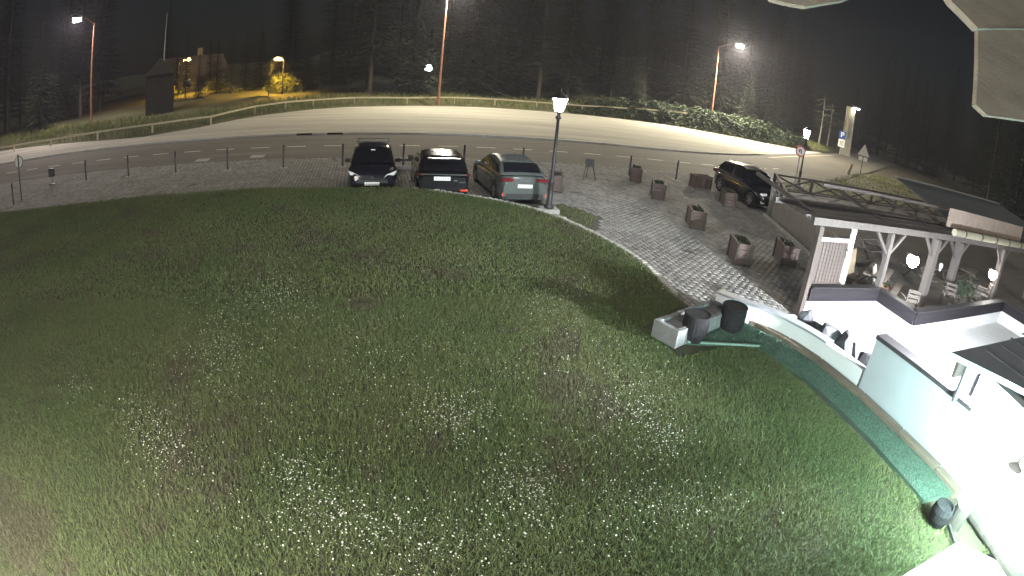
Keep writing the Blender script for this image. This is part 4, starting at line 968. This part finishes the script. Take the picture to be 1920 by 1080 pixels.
for k in range(5): q.box((-.04, -.05+k*.03-.02, .42+k*.1), (.3-.05*(k % 2), .004, .02), rx=-.25)
q.build('scribble', ink, t, kind='stuff')
t = thing('clay_pot', 'terracotta pot with a small plant beside the white menu board', 'plant pot', (14.15, 9.75, .17)); MB().lathe([(.11, 0), (.17, .3), (.19, .3), (.19, .36), (.16, .36), (.15, .3), (.01, .3)], 16).build('pot', terracotta, t)
g = np.random.default_rng(4); n = 60; c = np.stack([g.normal(0, .08, n), g.normal(0, .08, n), .34+.2*g.random(n)], 1); np_mesh('plant', np.stack([c, c+g.normal(0, .05, (n, 3)), c+g.normal(0, .05, (n, 3))], 1).reshape(-1, 3), np.arange(3*n).reshape(-1, 3), leaf_m, parent=t)
t = thing('potted_shrub', 'pale potted shrub behind the parapet between the terrace lamps', 'plant', (17.9, 8.55, .17)); MB().lathe([(.15, 0), (.22, .4), (.24, .42), (.2, .42), (.01, .38)], 16).build('pot', mat('pale_pot', (.45, .43, .4), .8), t)
n = 420; c = g.normal(0, .2, (n, 3))+np.array([0, 0, .72]); np_mesh('foliage', np.stack([c, c+g.normal(0, .06, (n, 3)), c+g.normal(0, .06, (n, 3))], 1).reshape(-1, 3), np.arange(3*n).reshape(-1, 3), leaf_m, parent=t)
def terrace_lamp(label, u, v, y):
    p_ = on_y(u, v, y); t = thing('terrace_lamp', label, 'lamp', p_)
    MB().bar((0, .04, .1), (0, .3, .12), .03).build('bracket', metal_dark, t)
    MB().lathe([(.06, -.2), (.15, -.14), (.2, -.03), (.18, .08), (.12, .14)], 14).build('lamp_glass', emit('terrace_light', (1., .97, .9), L_TERR), t); MB().lathe([(.14, .142), (.1, .18), (.03, .22), (.01, .24)], 8).build('cap', metal_dark, t)
terrace_lamp('glaring wall lantern on the left thick pergola post', 1712, 488, 8.72)
terrace_lamp('glaring wall lantern on the right pergola post near the frame edge', 1862, 514, 8.45)
for u, v, y, lab_ in ((1590, 478, 9.1, 'small unlit white lamp on the right side of the slatted screen'), (1764, 500, 8.8, 'small unlit white lamp on the second thick pergola post')):
    p_ = on_y(u, v, y); t = thing('small_lamp', lab_, 'lamp', p_); MB().lathe([(.03, -.14), (.075, .06), (.06, .1), (.02, .12)], 10).build('shade', sign_white, t); MB().bar((0, 0, .1), (0, .16, .12), .025).build('bracket', metal_dark, t)

# ------------------------------------------------------------------ far left: chalet, hut, lit bush, distant lamps
def y_at(u, y): p_ = on_y(u, 200, y); return p_.x
hx = y_at(352, 82); t = thing('yellow_chalet', 'chalet glowing yellow under a sodium lamp far behind the fence at the left', 'house', (hx, 84, .9), R(25))
MB().box((0, 0, 1.6), (9.5, 7, 3.2)).build('wall', yellow_wall, t)
q = MB(); q.add([(-5.6, -4.4, 2.9), (5.6, -4.4, 2.9), (5.6, 4.4, 2.9), (-5.6, 4.4, 2.9), (-4.9, 0, 5.9), (4.9, 0, 5.9)], [(0, 1, 5, 4), (2, 3, 4, 5), (1, 2, 5), (3, 0, 4), (3, 2, 1, 0)]); q.build('roof', mat('brown_roof', (.16, .11, .07), .8, (.22, .15, .1), 3), t)
MB().box((1.2, 1, 6), (.8, .8, 2.2)).build('chimney', yellow_wall, t)
for x in (-3.2, -1.2, 1.0, 3.2):
    f = MB().box((x, -3.52, 1.7), (1.3, .08, 1.5)).build('window', wood_dark, t); MB().box((x, -3.57, 1.7), (1.05, .04, 1.25)).build('pane', glass_dark, f)
for i in range(8): MB().bar((-5+i*1.4, -5.4, 0), (-5+i*1.4, -5.4, 1.2), .14).build('porch_post', wood_light, t)
MB().bar((-5, -5.4, 1.15), (4.8, -5.4, 1.15), .1, .14).build('porch_rail', wood_light, t)
def sodium(label, u, y, h, arm=(1.2, -1.5, 0)):
    return street_lamp(label, (y_at(u, y), y, .8), h, arm, .1, (1., .56, .07), L_SODIUM, metal_dark, r=.09, gz=.016)
sodium('slim sodium lamp glowing orange in front of the yellow chalet', 333, 72, 6.2, (.9, .8, 0))
sodium('slim sodium lamp lighting a yellow bush left of centre', 528, 66, 5.2, (-.6, -.3, 0))
def bush(label, loc, r, h, n, seed, m=None):
    t = thing('bush', label, 'bush', loc); g = np.random.default_rng(seed); a = g.uniform(0, 6.28, n); f = g.random(n)**.4; el = np.arccos(1-g.random(n)*1.0)
    c = np.stack([r*f*np.cos(a)*np.sin(el), r*f*np.sin(a)*np.sin(el), h*f*np.cos(el)], 1)*(1+.25*np.sin(3*a)[:, None]*np.array([1, 1, 0])); e = lambda: g.normal(0, .16, (n, 3))
    np_mesh('foliage', np.stack([c, c+e(), c+e()], 1).reshape(-1, 3), np.arange(3*n).reshape(-1, 3), m or leaf_m, parent=t); MB().tube((0, 0, -.2), (0, 0, h*.6), .08, .04, 6).build('stem', bark_m, t)
for k, (u, yy, sc_) in enumerate(((300, 67, .34), (318, 64, .3), (347, 68, .42), (372, 66, .33), (405, 69, .48), (432, 66, .36), (458, 70, .45), (486, 73, .6), (503, 64, .26), (548, 70, .5), (575, 73, .55), (598, 68, .38))):
    c_, t_, h_ = protos[(0, 2, 3)[k % 3]]; X_ = y_at(u, yy)
    tree('young_spruce', 'thin young spruce silhouetted against the orange glow behind the left rail fence', 'tree', (X_, yy, float(hz(np.array(X_), np.array(float(yy))))-.1), c_, t_, sc_, k*1.1, 'young spruces before the orange glow')
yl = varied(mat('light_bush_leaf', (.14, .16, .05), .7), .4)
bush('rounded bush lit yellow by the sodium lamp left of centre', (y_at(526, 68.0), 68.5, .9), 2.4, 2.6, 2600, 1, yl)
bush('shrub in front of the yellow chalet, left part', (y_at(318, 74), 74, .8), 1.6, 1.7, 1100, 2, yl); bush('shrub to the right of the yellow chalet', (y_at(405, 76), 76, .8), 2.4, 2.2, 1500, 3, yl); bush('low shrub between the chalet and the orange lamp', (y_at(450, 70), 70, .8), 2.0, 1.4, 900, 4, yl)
c_, t_, h_ = protos[2]
tree('young_spruce', 'dark young spruce silhouetted before the yellow chalet', 'tree', (y_at(330, 76), 76, .7), c_, t_, .5, 1., None)
tree('young_spruce', 'young spruce tinged orange at the right end of the yellow chalet', 'tree', (y_at(392, 79), 79, .7), c_, t_, .58, 2., None)
b = on_y(290, 235, 52); t = thing('wooden_hut', 'tall narrow dark wooden hut with a pitched roof behind the fence at the left', 'hut', (b.x, 53.5, .4), R(20))
hutw = mat('hut_plank', (.016, .014, .013), .9, (.026, .022, .02), 4)
MB().box((0, 0, 2.2), (2.9, 2.6, 4.4)).build('wall', hutw, t)
q = MB(); q.add([(-1.7, -1.6, 4.2), (1.7, -1.6, 4.2), (1.7, 1.6, 4.2), (-1.7, 1.6, 4.2), (0, -1.6, 5.9), (0, 1.6, 5.9)], [(0, 1, 4), (2, 3, 5), (1, 2, 5, 4), (3, 0, 4, 5), (3, 2, 1, 0)]); q.build('roof', mat('hut_roof', (.025, .022, .02), .9, (.04, .035, .03), 3), t)
for k in range(11): MB().box((-1.4+k*.28, -1.315, 2.2), (.255, .03, 4.3)).build('plank', hutw, t)
MB().tube((.3, 0, 5.5), (.3, 0, 10.5), .07, .04, 8).build('mast', metal_grey, t)
def far_lamp(label, u, v, y, s, col, r=.2):
    p_ = on_y(u, v, y); zb = float(hz(np.array(p_.x), np.array(y))); t = thing('distant_lamp', label, 'lamp post', (p_.x, y, zb)); h = p_.z-zb
    MB().tube((0, 0, -.2), (0, 0, h-r), .08, .05, 8).build('pole', metal_dark, t); MB().lathe([(r*.4, h-r), (r, h-r*.3), (r, h+r*.5), (r*.4, h+r)], 10).build('lamp_glass', emit('far_light_%g_%g' % (s, col[2]), col, s), t)
far_lamp('white lamp shining through spruce branches left of the brown street lamp', 803, 128, 84, 60, (.85, .9, 1.), .55)
far_lamp('tiny pale lamp high above the yellow chalet', 411, 133, 96, 14, (1, .95, .9), .3)
far_lamp('tiny pale lamp above the yellow lit bush', 529, 150, 92, 8, (.9, .85, 1.), .3)

# ------------------------------------------------------------------ main house: eave near the camera, facade with an assumed lamp
ea = thing('house_eave', 'weathered timber eave of the house hanging into the top right corner', 'roof eave')
def slab(pix, dist, depth, name, m, par):
    F = [Vector((0, 0, HC))+ray(u, v)*(dist/ray(u, v).dot(AF)*1.) for u, v in pix]; n = len(F)
    nrm = (F[1]-F[0]).cross(F[2]-F[0]).normalized(); 
    if nrm.dot(AF) < 0: nrm = -nrm
    B = [p_+nrm*depth for p_ in F]
    return MB().add([*F, *B], [tuple(range(n)), tuple(range(2*n-1, n-1, -1))]+[(i, (i+1) % n, n+(i+1) % n, n+i) for i in range(n)]).build(name, m, par)
eave_m = mat('weathered_eave_board', (.13, .112, .088), .85, (.20, .175, .145), 3, 7, .6, 30, stretch=(1, 1, 4), spots=((.42, .42, .38), 22, .70))
slab([(1834, 57), (1830, 196), (1851, 216), (1960, 232), (1960, 57)], 1.25, .025, 'rafter_end', eave_m, ea)
slab([(1770, -20), (1786, 4), (1834, 53), (1960, 55), (1960, -30)], 1.27, .04, 'soffit_board', eave_m, ea)
slab([(1425, -30), (1448, -2), (1478, 6), (1512, 12), (1585, 0), (1620, -16), (1620, -30)], 1.15, .02, 'rafter_tail', eave_m, ea)
fd = Vector((.955, -.296, 0)); fn = Vector((.296, .955, 0)); f0 = Vector((0, 0, 0))-fn*.7
hw_ = thing('main_house', 'white rendered wall of the house the view is taken from', 'house')
a = f0-fd*14; b = f0+fd*7.2
MB().bar((a.x-fn.x*.2, a.y-fn.y*.2, 2.6), (b.x-fn.x*.2, b.y-fn.y*.2, 2.6), .3, 5.2).build('wall', white_paint, hw_)
for k in (-9, -5.5, 3.2):
    c = f0+fd*k; f = MB().bar(c-fd*.6+Vector((0, 0, 1.6)), c+fd*.6+Vector((0, 0, 1.6)), .12, 1.3).build('window', wood_dark, hw_); MB().bar(c-fd*.52+fn*.07+Vector((0, 0, 1.6)), c+fd*.52+fn*.07+Vector((0, 0, 1.6)), .03, 1.12).build('pane', glass_dark, f)
c = f0-fd*3.4+Vector((0, 0, 3.0)); t = thing('assumed_facade_lamp', 'assumed unseen round lamp on the main house facade, added to light the lawn', 'lamp', c)  # unseen lamp, assumed from the corner glow and added to brighten the lawn
MB().tube((0, 0, 0), fn*.35, .03).build('bracket', metal_grey, t)
o = MB().lathe([(.02, -.13), (.1, -.08), (.13, 0), (.1, .08), (.02, .13)], 14).build('lamp_globe', emit('assumed_facade_light', (1., .97, .88), L_ASSUMED_FACADE), t, smooth=True); o.location = fn*.42

# ------------------------------------------------------------------ thin haze added to imitate the glow round the lamps
if HAZE:
    hm = bpy.data.materials.new('haze'); hm.use_nodes = True; n_ = hm.node_tree.nodes; n_.remove(n_['Principled BSDF'])
    v_ = n_.new('ShaderNodeVolumePrincipled'); v_.inputs['Density'].default_value = HAZE; v_.inputs['Color'].default_value = (.86, .84, 1., 1); v_.inputs['Anisotropy'].default_value = .3
    hm.node_tree.links.new(v_.outputs[0], n_['Material Output'].inputs['Volume'])
    q = MB().box((30, 60, 30), (420, 340, 64)); o = q.build('haze', hm, kind='stuff')
